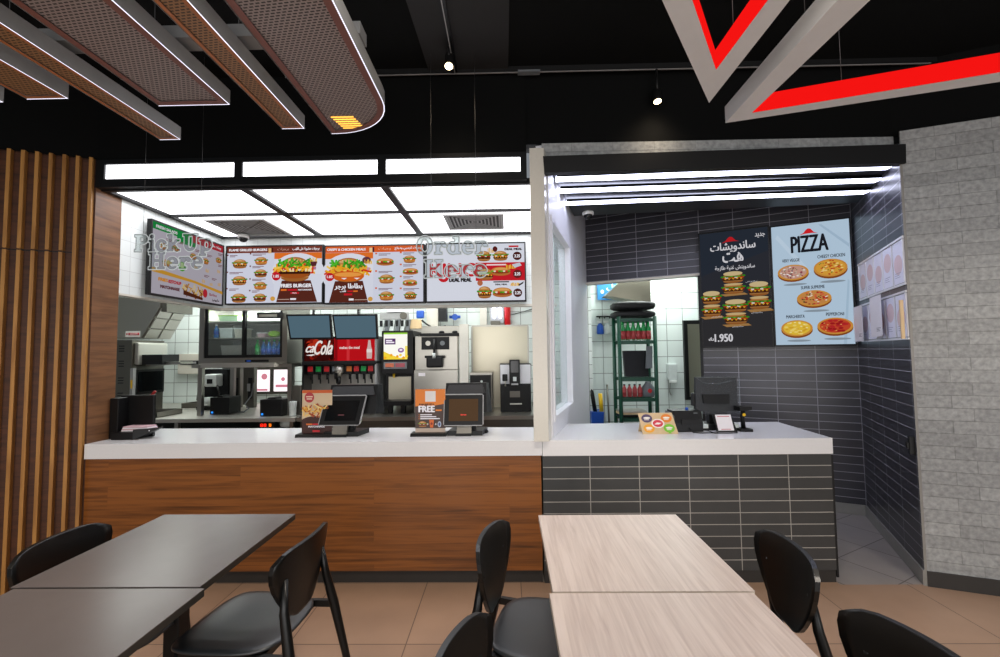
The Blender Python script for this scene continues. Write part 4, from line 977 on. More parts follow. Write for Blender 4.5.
# pizza counter
t = thing('sticker_board', 'kraft board with five round food stickers standing on the pizza counter', 'sign', (1.11, 3.37, CT))
b = MB(); b.prism([(.995, 3.345, CT), (1.258, 3.345, CT), (1.232, 3.40, 1.128), (.98, 3.40, 1.128)], (0, .008, 0), 'card'); b.prism([(1.0, 3.40, 1.12), (1.22, 3.40, 1.12), (1.22, 3.47, CT), (1.0, 3.47, CT)], (0, .006, 0), 'card'); b.build('board', t)
A = Art((.99, 3.3435, CT), (1, 0, 0), (0, .055, .148), .255, .157)
for cx, cy, c in ((.19, .75, '#5a4a6a'), (.76, .75, '#e8862a'), (.22, .27, '#f0a62c'), (.80, .27, '#7ac02c')): A.ell(cx, cy, .16, .20, c, 20); A.ell(cx, cy+.02, .10, .05, '#f4ece0', 12); A.lines(cx-.08, cy-.08, .14, 1, '#f4ece0', .03)
A.ell(.49, .5, .19, .22, '#f4ece4', 20); A.ell(.49, .5, .15, .17, '#d83a4a', 18); A.poly([(.38, .45), (.46, .55), (.60, .52), (.52, .45)], '#f8e8e4'); A.poly([(.75, .02), (.85, .02), (.80, .12)], '#7ac02c')
A.build('stickers', t)
t = thing('receipt_printer', 'black receipt printer beside the sticker board', 'printer', (1.36, 3.47, CT))
b = MB(); b.box(1.262, 1.475, 3.42, 3.58, CT, 1.055, 'plastic2', .006); b.prism([(1.262, 3.425, 1.055), (1.262, 3.58, 1.055), (1.262, 3.58, 1.135), (1.262, 3.455, 1.135)], (.213, 0, 0), 'plastic2'); b.prism([(1.245, 3.46, CT+.02), (1.262, 3.43, CT+.02), (1.262, 3.43, 1.10), (1.245, 3.46, 1.125)], (0, .12, 0), 'grey'); b.build('body', t)
b = MB(); b.box(1.31, 1.465, 3.412, 3.425, 1.035, 1.075, 'plastic', .003); b.box(1.40, 1.43, 3.41, 3.413, 1.12, 1.126, 'grey'); b.build('paper_slot', t)
b = MB(); b.tube([(1.475, 3.46, CT+.06), (1.49, 3.46, CT+.055)], .014, 'box_white', 12); b.build('button', t)
b = MB(); b.lathe([(.012, 0), (.012, .012), (.005, .022)], (1.385, 3.50, 1.135), 'blue', 12); b.build('feed_knob', t)
t = thing('till_terminal', 'black till terminal wrapped in clear film on the pizza counter', 'cash register', (1.58, 3.58, CT))
b = MB(); b.prism([(1.44, 3.48, CT), (1.74, 3.48, CT), (1.76, 3.68, CT), (1.46, 3.68, CT)], (0, 0, .04), 'plastic'); b.box(1.46, 1.50, 3.462, 3.482, CT+.02, CT+.05, 'box_white'); b.box(1.70, 1.73, 3.462, 3.482, CT+.02, CT+.05, 'box_white'); b.build('base', t)
b = MB(); b.prism([(1.55, 3.55, 1.02), (1.70, 3.55, 1.02), (1.68, 3.57, 1.22), (1.55, 3.57, 1.22)], (0, .05, 0), 'plastic'); b.build('stand', t)
b = MB(); b.prism([(1.435, 3.53, 1.12), (1.765, 3.53, 1.12), (1.80, 3.60, 1.375), (1.475, 3.60, 1.38)], (0, .035, 0), 'plastic'); b.prism([(1.50, 3.525, 1.18), (1.70, 3.525, 1.18), (1.71, 3.545, 1.25), (1.50, 3.545, 1.25)], (0, .03, 0), 'plastic2'); b.box(1.42, 1.44, 3.54, 3.58, 1.16, 1.26, 'plastic', .005); mn = b.build('staff_monitor', t)
b = MB(); b.face([(1.43, 3.515, 1.10), (1.78, 3.515, 1.10), (1.812, 3.59, 1.385), (1.468, 3.59, 1.388)], 'film'); b.face([(1.468, 3.59, 1.388), (1.812, 3.59, 1.385), (1.80, 3.66, 1.39), (1.48, 3.66, 1.39)], 'film'); b.tube([(1.475, 3.585, 1.375), (1.53, 3.57, 1.335), (1.64, 3.565, 1.33), (1.78, 3.58, 1.36)], .004, 'film', 6); b.tube([(1.81, 3.585, 1.37), (1.79, 3.55, 1.2), (1.765, 3.53, 1.10)], .004, 'film', 6); b.build('plastic_film', mn, recalc=False)
for o_ in [t]: o_.location.x += .03; o_.matrix_basis = Matrix.Translation(o_.location)
t = thing('card_stand', 'small white printed card on a tilted black holder in front of the wrapped terminal', 'sign', (1.63, 3.44, CT))
b = MB(); b.prism([(1.57, 3.40, CT), (1.72, 3.40, CT), (1.70, 3.455, 1.105), (1.56, 3.455, 1.105)], (0, .01, 0), 'plastic'); b.box(1.59, 1.70, 3.41, 3.47, CT, CT+.012, 'plastic'); b.build('holder', t)
A = Art((1.577, 3.4005, CT+.012), (1, 0, 0), (0, .055, .125), .118, .122); A.rect(0, 0, 1, 1, '#ece6e6'); A.rect(.12, .86, .88, .91, '#c86a70'); A.rect(.2, .06, .8, .10, '#c86a70'); A.build('card', t)
t = thing('barcode_scanner', 'black barcode scanner on a stand with a yellow spot', 'scanner', (1.79, 3.45, CT))
b = MB(); b.prism([(1.745, 3.40, CT), (1.835, 3.40, CT), (1.83, 3.50, CT), (1.755, 3.50, CT)], (0, 0, .02), 'plastic'); b.build('base', t)
b = MB(); b.tube([(1.79, 3.45, CT+.02), (1.785, 3.45, 1.08), (1.785, 3.44, 1.14)], .016, 'plastic', 10); b.prism([(1.745, 3.405, 1.135), (1.835, 3.405, 1.142), (1.835, 3.405, 1.168), (1.745, 3.405, 1.165)], (0, .09, 0), 'plastic'); b.build('scanner_head', t)
b = MB(); b.lathe([(.013, 0), (.011, -.006)], (1.787, 3.43, 1.105), 'yellow', 12, 'Y'); b.build('yellow_spot', t)
b = MB(); b.tube([(1.365, 3.415, CT+.03), (1.375, 3.37, CT+.006), (1.44, 3.35, CT+.005), (1.55, 3.355, CT+.005), (1.58, 3.42, CT+.008)], .0035, 'wire', 6); b.tube([(1.50, 3.42, CT+.012), (1.52, 3.35, CT+.005), (1.62, 3.335, CT+.005), (1.69, 3.345, CT+.005), (1.70, 3.39, CT+.006)], .0035, 'wire', 6)
tag(b.build('power_cable'), 'black cables looping on the pizza counter in front of the till', 'cable')

# ================================================================== KITCHEN BEHIND THE ORDER COUNTER
t = thing('work_table', 'long stainless work table under the glass fronted fridge', 'table', (-3.6, 5.7, 0))
b = MB(); b.box(-5.4, -2.36, 4.92, 6.58, .86, .90, 'steel_light'); b.build('tabletop', t)
b = MB(); b.box(-5.3, -2.42, 5.05, 6.5, .35, .38, 'steel_dark'); b.box(-5.3, -2.42, 6.45, 6.5, .38, .86, 'black'); b.build('undershelf', t)
for x in (-5.2, -3.72, -2.42):
    b = MB(); b.box(x-.02, x+.02, 4.96, 5.0, 0, .86, 'steel'); b.build('leg', t)
b = MB(); b.box(-2.78, -2.60, 4.93, 5.02, .78, .855, 'plastic'); t2 = tag(b.build('timer_display'), 'small black controller with red digits under the work table edge', 'timer')
A = Art((-2.76, 4.927, .80), (1, 0, 0), (0, 0, 1), .14, .045, 1.6); A.text('88', .05, .1, .55, .9, '#ff2a18', .02); A.text('8', .75, .1, .95, .9, '#ff7a18', .02); A.build('digits', t2)
b = MB(); b.box(-3.42, -2.9, 5.3, 5.7, .38, .56, plain('brown_crate', '#6a3018', .6)); tag(b.build('storage_crate'), 'reddish brown crate on the shelf under the work table', 'crate')
b = MB(); b.box(-4.05, -3.62, 6.25, 6.28, .902, 1.47, 'steel_dark'); tag(b.build('steel_screen'), 'dark steel back panel behind the pass under the fridge', 'panel')
t = thing('pass_shelf', 'stainless pass through shelf on square posts carrying the fridge', 'shelf', (-3.1, 5.5, .9))
b = MB(); b.box(-3.70, -2.52, 5.15, 5.85, 1.455, 1.495, 'steel'); b.box(-3.56, -2.70, 5.10, 5.15, 1.46, 1.51, 'steel_light'); b.build('shelf_board', t)
for x, y in ((-3.61, 5.19), (-2.55, 5.19), (-3.61, 5.8), (-2.55, 5.8)):
    b = MB(); b.box(x-.025, x+.025, y-.025, y+.025, .90, 1.455, 'steel'); b.build('post', t)
# fridge
t = thing('display_fridge', 'glass fronted display fridge with two sliding doors on the pass shelf', 'fridge', (-3.14, 5.5, 1.5))
fx0, fx1, fy0, fy1, fz0, fz1 = -3.655, -2.60, 5.20, 5.80, 1.50, 2.22
b = MB(); b.box(fx0, fx0+.06, fy0, fy1, fz0, fz1, 'steel'); b.box(fx1-.06, fx1, fy0, fy1, fz0, fz1, 'steel'); b.box(fx0+.06, fx1-.06, fy0, fy1, fz0, fz0+.07, 'steel'); b.box(fx0+.06, fx1-.06, fy0, fy1, fz1-.03, fz1, 'steel'); b.box(fx0+.06, fx1-.06, fy1-.04, fy1, fz0+.07, fz1-.03, 'alu'); b.build('cabinet', t)
b = MB(); b.box(fx0+.56, fx0+.84, fy0-.008, fy0, fz0+.018, fz0+.045, 'plastic'); b.box(fx0+.58, fx0+.63, fy0-.010, fy0-.008, fz0+.025, fz0+.04, 'blue'); b.build('control_panel', t)
for x0, x1, dy in ((fx0+.065, -3.11, .0), (-3.14, fx1-.065, .02)):
    b = MB(); w_ = .035
    for a in ((x0, x1, fz0+.07, fz0+.105), (x0, x1, fz1-.06, fz1-.03), (x0, x0+w_, fz0+.105, fz1-.06), (x1-w_, x1, fz0+.105, fz1-.06)): b.box(a[0], a[1], fy0+.005+dy, fy0+.022+dy, a[2], a[3], 'plastic')
    d = b.build('sliding_door', t)
    b = MB(); b.box(x0+w_, x1-w_, fy0+.012+dy, fy0+.016+dy, fz0+.105, fz1-.06, 'fridge_glass'); b.build('glass', d)
for z in (1.80, 2.0):
    b = MB(); b.box(fx0+.07, fx1-.07, fy0+.05, fy1-.05, z, z+.012, 'steel_light'); b.build('shelf', t)
b = MB(); b.box(fx0+.08, fx1-.08, fy0+.06, fy0+.08, fz1-.05, fz1-.035, 'tube'); b.build('fridge_lamp', t)
b = MB(); b.box(-2.93, -2.65, 5.13, 5.19, 2.03, 2.10, 'plastic2', .006); b.box(-2.90, -2.69, 5.125, 5.13, 2.045, 2.075, 'steel'); tag(b.build('handheld_scanner'), 'small dark bar shaped unit fixed at the top right of the fridge', 'device')
def bottle(mat_b, mat_c, h=.2, r=.03, lab=None):
    t = lthing('bottle', '', 'bottle', (0, 0, 0))
    b = MB(); b.lathe([(r*.9, 0), (r, .012), (r, h*.62), (r*.45, h*.82), (r*.42, h*.92)], (0, 0, 0), mat_b, 14); b.build('body', t)
    b = MB(); b.lathe([(r*.48, h*.9), (r*.48, h)], (0, 0, 0), mat_c, 14); b.build('cap', t)
    b = MB(); b.lathe([(r*1.01, h*(.03 if lab else .2)), (r*1.02, h*.5)], (0, 0, 0), lab or ('blue' if mat_b == 'pet_blue' else mat_b), 14); b.build('bottle_label', t); return t
def place(proto, spots, label, group):
    for i, p in enumerate(spots):
        o = proto if i == 0 else copy_tree(proto)
        o.location = p; o['label'] = label; o['group'] = group
place(bottle('pet_blue', 'pet_green', .21, .03), [(-2.945+.065*k, 5.32+.0*k, fz0+.072) for k in range(4)], 'blue water bottle with green cap standing on the fridge floor', 'water bottles in the fridge')
place(bottle('pet_green', 'pet_green', .215, .03), [(-3.02, 5.32, fz0+.072)], 'green tinted bottle at the start of the water bottle row in the fridge', None)
place(bottle('pet_blue', 'cap', .16, .028), [(-3.52, 5.31, 1.814)], 'blue bottle on the middle fridge shelf by the left door', None)
def tub(label, x0, x1, y0, y1, z0, z1, m, lid='cap', group=None):
    t = thing('food_tub', label, 'container', ((x0+x1)/2, (y0+y1)/2, z0), 0, group)
    b = MB(); b.prism([(x0+.01, y0+.01, z0), (x1-.01, y0+.01, z0), (x1, y0, z1-.012), (x0, y0, z1-.012)], (0, y1-y0-.02, 0), m); b.build('body', t)
    b = MB(); b.box(x0-.004, x1+.004, y0-.004, y1+.004, z1-.012, z1, lid); b.build('lid', t)
tub('pale tub on the middle shelf of the fridge, next to the blue bottle', -3.46, -3.30, 5.27, 5.45, 1.813, 1.93, 'box_white')
tub('pale tub on the middle shelf of the fridge, beside the door divider', -3.28, -3.16, 5.27, 5.45, 1.813, 1.925, 'offwhite')
tub('flat green tinted tub on the top shelf of the fridge', -3.48, -3.24, 5.28, 5.48, 2.013, 2.085, plain('pale_green', '#b8d8b4', .4), 'lettuce')
tub('square steel pan standing on the fridge floor', -3.44, -3.18, 5.28, 5.48, fz0+.072, 1.72, 'steel_light', 'steel_light')
tub('low tub with a white lid on the middle shelf, by the lettuce bags', -3.0, -2.90, 5.27, 5.42, 1.813, 1.87, 'pinkpaper')
for k, (x, lab) in enumerate(((-2.835, 'green lettuce bag on the middle fridge shelf, the larger one'), (-2.70, 'smaller green lettuce bag at the end of the middle fridge shelf'))):
    b = MB(); q = bmesh.new(); bmesh.ops.create_icosphere(q, subdivisions=3, radius=1)
    R = random.Random(k)
    for v in q.verts: j = 1+.12*(R.random()-.5); v.co = Vector((x+v.co.x*(.075-.02*k)*j, 5.35+v.co.y*.05*j, 1.853+max(v.co.z, -.98)*.04*j))
    b.merge(q, 'lettuce', True); tag(b.build('lettuce_bag'), lab, 'vegetable')
# machines on the work table
def label_printer(label, x0, x1, y0, z0, h):
    t = thing('label_printer', label, 'printer', ((x0+x1)/2, y0+.1, z0), 0, 'cube label printers on the work table')
    b = MB(); b.box(x0, x1, y0, y0+.24, z0, z0+h, 'plastic', .008); b.prism([(x0+.07, y0+.02, z0+h), (x1-.09, y0+.02, z0+h), (x1-.10, y0+.03, z0+h+.02), (x0+.08, y0+.03, z0+h+.02)], (0, .14, 0), 'plastic'); b.build('body', t)
    b = MB(); b.box(x0+.02, x0+.04, y0-.003, y0, z0+.015, z0+.035, 'led_blue'); b.build('indicator_light', t)
label_printer('black label printer with a blue light near the coffee grinder in the pass', -3.54, -3.31, 5.25, .902, .20)
label_printer('black label printer with a blue light at the open end of the pass', -2.83, -2.57, 5.05, .902, .19)
t = thing('portion_machine', 'black and white dispensing machine standing in the pass behind the printer', 'machine', (-3.72, 5.7, .9))
b = MB(); b.box(-4.02, -3.66, 5.7, 5.95, .90, .94, 'plastic'); b.box(-4.02, -3.68, 5.8, 5.95, .94, 1.42, 'plastic2'); b.build('body', t)
b = MB(); b.box(-3.90, -3.74, 5.66, 5.80, 1.20, 1.36, 'box_white', .02); b.box(-3.86, -3.79, 5.655, 5.66, 1.24, 1.30, 'plastic'); b.tube([(-3.90, 5.68, 1.22), (-3.97, 5.66, 1.12), (-3.98, 5.66, 1.03)], .012, 'plastic', 8); b.tube([(-3.74, 5.68, 1.22), (-3.70, 5.66, 1.12), (-3.71, 5.66, 1.02)], .012, 'plastic', 8); b.build('brew_head', t)
b = MB(); b.lathe([(.06, 0), (.07, .05), (.06, .10), (.05, .105)], (-3.86, 5.70, .96), 'box_white', 18); b.build('jug', t)
for x, lab in ((-3.63, 'upright steel column behind the pass beside the black machine'), (-3.44, 'upright dark column behind the pass near the bright window')):
    b = MB(); b.box(x-.05, x+.05, 5.9, 5.98, .90, 1.455, 'steel_dark', .006); b.box(x-.02, x+.03, 5.885, 5.9, 1.02, 1.30, 'plastic2'); b.box(x-.03, x+.01, 5.88, 5.89, 1.12, 1.22, 'alu'); tag(b.build('equipment_column'), lab, 'column')
b = MB(); b.tube([(-3.22, 5.6, 1.25), (-3.19, 5.5, 1.1), (-3.24, 5.45, 1.0), (-3.17, 5.42, .95), (-3.22, 5.40, .91), (-3.3, 5.42, .91)], .008, 'grey', 7); tag(b.build('power_cable'), 'grey cable hanging down to the work table beside a label printer', 'cable')
b = MB(); b.box(-3.0, -2.6, 5.95, 6.3, .90, 1.02, 'plastic2', .01); b.prism([(-2.98, 5.95, 1.02), (-2.6, 5.95, 1.02), (-2.55, 6.2, 1.09), (-2.95, 6.2, 1.06)], (0, .05, .005), 'steel_dark'); tag(b.build('bun_toaster'), 'low dark toaster with a sloped lid below the bright window', 'toaster')
t = thing('cup_holder', 'steel cup holder post with white cups by the drink machine', 'holder', (-2.48, 5.1, .9))
b = MB(); b.box(-2.51, -2.41, 5.15, 5.25, .902, 1.24, 'steel_dark', .004); b.build('post', t)
b = MB(); b.lathe([(.034, 0), (.044, .16), (.046, .165), (.042, .165)], (-2.455, 5.06, .902), 'box_white', 18); tag(b.build('paper_cup'), 'white paper cup standing in front of the steel cup post', 'cup')
b = MB(); b.lathe([(.04, -.06), (.05, 0), (.04, .06)], (-2.50, 5.02, .83), 'box_white', 16, 'X'); tag(b.build('paper_roll'), 'white roll lying at the end of the work table', 'roll')
# hood and broiler at the far left
t = thing('extractor_hood', 'stainless extractor hood with row of filters over the broiler', 'hood', (-4.8, 5.6, 1.8))
hy0, hy1 = 5.5, 5.98
prof = [(-5.6, 2.42), (-4.375, 2.30), (-4.375, 2.22), (-4.60, 1.83), (-5.6, 1.83)]
b = MB(); b.prism([(x, hy0, z) for x, z in prof], (0, hy1-hy0, 0), 'steel'); b.build('hood_shell', t)
for k in range(2):
    for j in range(3):
        y = hy0+.02+k*.23; q0, q1 = j/3+.02, (j+1)/3-.02
        def E_(q, yy, o=.006): return (-4.375-.225*q + o*.86, yy, 2.22-.39*q - o*.5)
        b = MB(); b.prism([E_(q0, y), E_(q1, y), E_(q1, y+.2), E_(q0, y+.2)], (.012, 0, -.006), 'steel_light'); b.build('filter', t)
b = MB(); b.box(-4.37, -4.30, hy0+.02, hy1, 2.16, 2.32, 'steel_dark'); b.build('front_lip', t)
A = Art((-4.80, hy0-.003, 1.845), (1, 0, 0), (0, 0, 1), .19, .075); A.rect(0, 0, 1, 1, '#e8e4e0'); A.ell(.10, .5, .05, .16, RED_); A.rect(.2, .3, .92, .7, RED_); A.rect(.3, .42, .82, .58, '#f0d0d0'); A.build('sign_plate', t)
t = thing('broiler', 'dark steel broiler with slotted side under the hood', 'oven', (-4.9, 5.4, .9))
b = MB(); b.box(-5.4, -4.50, 5.25, 5.75, .902, 1.80, 'steel_dark'); b.build('housing', t)
b = MB()
for zc in (1.70, 1.52, 1.32, 1.14):
    for r in range(3):
        for x in (-4.76, -4.62): b.box(x-.035, x+.03, 5.246, 5.25, zc-.04+r*.03, zc-.028+r*.03, 'black')
b.build('louvres', t)
b = MB(); b.box(-4.50, -4.45, 5.28, 5.75, 1.50, 1.77, 'steel_light', .02); b.build('top_cover', t)
b = MB(); b.box(-4.50, -4.48, 5.30, 5.74, 1.14, 1.44, 'plastic'); b.box(-4.483, -4.477, 5.33, 5.71, 1.17, 1.41, 'screen_off'); b.build('oven_window', t)
b = MB(); b.box(-4.51, -4.475, 5.248, 5.29, 1.12, 1.46, 'alu'); b.box(-4.50, -4.48, 5.244, 5.248, 1.22, 1.32, 'yellow'); b.build('door_edge', t)
b = MB(); b.box(-4.45, -4.2, 5.34, 5.62, 1.50, 1.62, 'plastic2'); b.prism([(-4.45, 5.40, 1.48), (-4.02, 5.40, 1.50), (-4.02, 5.40, 1.53), (-4.45, 5.40, 1.53)], (0, .22, 0), 'steel'); b.build('outlet_chute', t)
for x, lab in ((-4.42, 'red handled tongs leaning on the work table, the taller pair'), (-4.47, 'red handled tongs leaning on the work table, the lower pair')):
    dz = 0 if x > -4.45 else -.05
    t = thing('tongs', lab, 'tongs', (x, 5.45, .9), 0, 'red handled tongs')
    b = MB(); b.tube([(x-.06, 5.45, .98), (x-.02, 5.45, 1.08+dz)], .012, 'steel_light', 8); b.build('jaws', t)
    b = MB(); b.tube([(x-.02, 5.45, 1.08+dz), (x+.06, 5.45, 1.17+dz)], .016, 'red', 8); b.build('handle', t)
for x0, x1, y0, z0, lab in ((-4.4, -3.95, 5.95, .902, 'steel tray on the work table, the one toward the wall'), (-4.44, -3.98, 5.0, .902, 'steel tray on the work table, the one toward the counter')):
    b = MB(); b.box(x0, x1, y0, y0+.4, z0, z0+.01, 'steel_dark')
    for a in ((x0, x1, y0, y0+.012), (x0, x1, y0+.388, y0+.4), (x0, x0+.012, y0, y0+.4), (x1-.012, x1, y0, y0+.4)): b.box(*a, z0+.01, z0+.06, 'steel')
    tag(b.build('steel_tray'), lab, 'tray', 'steel trays by the broiler')
t = thing('fuse_box', 'white fuse box on the tiled kitchen wall', 'box', (-4.7, 6.56, 1.34))
b = MB(); b.box(-4.90, -4.52, 6.53, 6.598, 1.33, 1.63, 'offwhite', .008); b.build('box', t)
b = MB(); b.box(-4.86, -4.58, 6.525, 6.53, 1.47, 1.53, 'plastic'); b.box(-4.84, -4.62, 6.52, 6.525, 1.485, 1.515, 'alu'); b.build('breaker_row', t)

# beverage line
t = thing('back_counter', 'stainless back counter under the drink machines', 'counter', (-1.0, 5.4, 0))
b = MB(); b.box(-2.34, .62, 4.92, 6.3, .86, .90, 'steel'); b.build('top', t)
b = MB(); b.box(-2.34, .62, 5.0, 6.3, .1, .855, 'steel_dark'); b.build('cabinet', t)
t = thing('drink_dispenser', 'soda dispenser with red header in white script over eight taps', 'drink machine', (-1.98, 5.4, .9))
dx0, dx1, dy0 = -2.42, -1.55, 5.2
b = MB(); b.box(dx0+.02, dx1-.01, 5.42, 5.9, .902, 1.60, 'steel'); b.box(dx0, dx0+.02, dy0, 5.9, .902, 1.80, 'plastic'); b.box(dx1-.01, dx1+.01, dy0, 5.9, .902, 1.80, 'alu'); b.box(dx0+.02, dx1-.01, 5.24, 5.9, 1.79, 1.81, 'plastic'); b.build('cabinet', t)
b = MB(); b.box(dx0, dx1+.01, 5.19, 5.42, 1.475, 1.52, 'plastic', .008); b.box(dx0+.02, dx1-.01, 5.30, 5.42, 1.36, 1.475, 'plastic'); b.build('tap_rail', t)
b = MB(); b.box(dx0+.02, dx1-.01, 5.22, 5.9, 1.52, 1.79, 'plastic'); hd = b.build('header', t)
A = Art((dx0+.02, 5.218, 1.522), (1, 0, 0), (0, 0, 1), dx1-dx0-.03, .266, .8)
A.rect(0, 0, 1, 1, '#c4141c'); A.rect(0, 0, .42, 1, '#3a0c0a')
for k in range(26):
    R = random.Random(k); A.ell(.02+.38*R.random(), .08+.84*R.random(), .03+.02*R.random(), .10+.06*R.random(), ('#8a1a10', '#b83018', '#2a0806', '#5a0f0a')[k % 4], 9, same=k % 3 > 0)
A.text('ca', .02, .38, .14, .66, '#f8f0ea', .016, .5); A.text('Cola', .14, .28, .40, .90, '#f8f0ea', .018, .5); A.poly([(.02, .26), (.10, .22), (.16, .27), (.12, .30)], '#f8f0ea'); A.rect(.43, 0, .47, 1, '#8f0e14'); A.rect(.60, 0, .64, 1, '#d8343a')
A.text('makes the meal', .50, .52, .78, .64, '#f8dcd8', .006); A.poly([(.885, .08), (.955, .08), (.96, .45), (.945, .62), (.935, .9), (.905, .9), (.895, .62), (.88, .45)], '#d8b8b4'); A.rect(.885, .35, .955, .5, '#f2e4e0')
A.build('header_graphic', hd)
for k in range(8):
    x = dx0+.075 + (k*.098 if k < 4 else .125+k*.085 + .0)
    c = ('red', 'pet_green', 'red', 'grey', plain('orange_label', '#d8782a', .4) if k == 4 else 'red', 'red', 'pet_green', 'red')[k]
    b = MB(); b.box(x-.035, x+.035, 5.255, 5.30, 1.36, 1.46, 'plastic', .004); b.box(x-.03, x+.03, 5.248, 5.255, 1.395, 1.455, c); vv = b.build('tap', t)
    b = MB(); b.lathe([(.018, 0), (.014, -.06)], (x, 5.28, 1.36), 'plastic', 12); b.tube([(x, 5.30, 1.36), (x, 5.315, 1.25)], .009, 'plastic', 8); b.build('nozzle', vv)
b = MB(); b.lathe([(.06, .10), (.055, .02), (.03, 0), (.02, -.05)], (-2.005, 5.28, 1.37), 'steel_light', 18); b.build('ice_chute', t)
b = MB(); b.tube([(-2.005, 5.27, 1.33), (-2.005, 5.26, 1.22)], .02, 'plastic', 10); b.build('ice_lever', t)
b = MB(); b.box(dx0+.03, dx1-.02, 5.10, 5.42, .902, .96, 'steel_dark'); b.build('drip_tray', t)
def monitor(label, x0, x1, z0, z1, y):
    t = thing('order_monitor', label, 'monitor', ((x0+x1)/2, y, z0), 0, 'order monitors hung over the drink machine')
    b = MB(); b.prism([(x0, y, z1), (x1, y, z1), (x1-.01, y+.08, z0), (x0+.01, y+.08, z0)], (0, .035, 0), 'plastic'); b.build('case', t)
    b = MB(); e = .02; b.face([(x0+e, y-.001+.005, z1-e), (x1-e, y-.001+.005, z1-e), (x1-e-.008, y+.074, z0+e), (x0+e+.008, y+.074, z0+e)], 'screen_grey'); b.build('screen', t, recalc=False)
    b = MB(); xm = (x0+x1)/2; b.tube([(xm, y+.06, (z0+z1)/2), (xm, y+.14, (z0+z1)/2+.02), (xm, y+.14, 2.95)], .016, 'plastic', 8); b.build('ceiling_arm', t)
monitor('order monitor hung above the dark half of the soda header', -2.53, -2.015, 1.775, 2.06, 5.02)
monitor('order monitor hung above the red half of the soda header', -2.0, -1.485, 1.768, 2.052, 5.02)
t = thing('juice_dispenser', 'slim black juice dispenser with a glowing yellow and white panel', 'drink machine', (-1.28, 5.4, .9))
jx0, jx1 = -1.485, -1.115
b = MB(); b.box(jx0, jx1, 5.22, 5.75, 1.36, 1.87, 'plastic', .006); b.box(jx0+.01, jx1, 5.36, 5.75, 1.0, 1.36, 'plastic'); b.box(jx0+.05, jx1-.05, 5.345, 5.36, 1.04, 1.32, 'steel_warm'); b.box(jx0+.02, jx1-.01, 5.12, 5.38, 1.0, 1.05, 'plastic'); b.build('cabinet', t)
for x in (jx0+.08, jx1-.14):
    b = MB(); b.box(x, x+.05, 5.2, 5.26, .902, 1.0, 'plastic'); b.build('leg', t)
b = MB(); b.box(jx0+.03, jx0+.30, 5.2, 5.222, 1.42, 1.50, 'grey'); b.box(jx0+.05, jx0+.15, 5.195, 5.2, 1.44, 1.485, plain('juice_label', '#c86a4a', .5)); b.box(jx0+.17, jx0+.28, 5.195, 5.2, 1.44, 1.485, plain('juice_label_two', '#a8505a', .5)); b.build('button_panel', t)
b = MB(); b.lathe([(.016, 0), (.012, -.05)], (jx0+.13, 5.28, 1.36), 'yellow', 12); b.build('nozzle', t)
A = Art((jx0+.025, 5.218, 1.53), (1, 0, 0), (0, 0, 1), .28, .315, 1.0); A.rect(0, 0, 1, 1, '#fbfaf2'); A.poly([(0, 0), (1, 0), (1, .12), (.7, .05), (.35, .16), (0, .30)], '#f2d23a'); A.rect(0, .94, 1, 1, '#8fc83a'); A.rect(.9, .0, 1, .5, '#f4e06a')
A.rect(.05, .56, .5, .78, '#5a3a6a'); A.rect(.10, .68, .36, .73, '#f4ecf8'); A.rect(.10, .61, .45, .66, '#f4ecf8'); A.ell(.73, .34, .13, .09, '#8a5a9a'); A.ell(.73, .35, .07, .04, '#f0e8f2')
for k in range(8): A.ell(.06+.13*k, .06+.05*(k % 3), .06, .05, ('#f0a822', '#f6cf3a')[k % 2], 10, same=k > 1)
A.build('lit_panel', t)
t = thing('ice_cream_machine', 'stainless ice cream machine with a black spout unit', 'machine', (-.85, 5.4, .9))
b = MB(); b.box(-1.105, -.585, 5.22, 5.9, .902, 1.40, 'steel', .006); b.box(-1.10, -.59, 5.26, 5.9, 1.40, 1.80, 'steel', .006); b.box(-1.04, -.57, 5.25, 5.9, 1.80, 1.835, 'plastic2', .004); b.build('housing', t)
b = MB(); b.box(-1.02, -.69, 5.245, 5.262, 1.64, 1.79, 'plastic', .004); b.lathe([(.03, 0), (.03, -.006)], (-.94, 5.245, 1.715), 'steel', 16, 'Y'); b.lathe([(.028, 0), (.028, -.006)], (-.77, 5.245, 1.715), 'grey', 16, 'Y'); b.build('control_panel', t)
b = MB(); b.box(-.95, -.76, 5.16, 5.26, 1.43, 1.555, 'plastic', .02); b.box(-.97, -.74, 5.18, 5.26, 1.54, 1.57, 'plastic', .006); b.build('spout', t)
b = MB(); b.tube([(-.855, 5.18, 1.58), (-.855, 5.17, 1.66), (-.86, 5.20, 1.76)], .015, 'plastic', 9); b.tube([(-.855, 5.15, 1.60), (-.855, 5.15, 1.54)], .018, 'box_white', 10); b.build('lever', t)
b = MB(); b.box(-1.05, -.97, 5.216, 5.22, 1.33, 1.37, 'paper'); b.build('sticker', t)
for x in (-.80, -.64):
    b = MB(); b.lathe([(.02, 0), (.035, .01), (.03, .03), (.01, .035)], (x, 5.4, 1.835), 'plastic', 14); b.build('lid_knob', t)
b = MB(); b.box(-.565, -.46, 5.2, 5.3, .902, 1.935, 'stone', .003); struct(b.build('pillar_2'))
t = thing('steel_screen', 'big brushed steel splash panel behind the coffee machine', 'panel', (-.1, 5.7, .9))
b = MB(); b.box(-.46, .27, 5.70, 5.72, .902, 1.94, 'steel_warm'); b.build('sheet', t)
b = MB()
for a in ((-.46, .27, 1.93, 1.95), (-.465, -.445, .902, 1.93), (.255, .275, .902, 1.93)): b.box(a[0], a[1], 5.685, 5.70, a[2], a[3], 'steel')
b.build('edge_trim', t)
b = MB(); b.box(-1.5, -.58, 5.95, 5.98, .902, 1.96, 'steel'); tag(b.build('steel_screen'), 'brushed steel splash panel behind the juice and ice cream machines', 'panel')
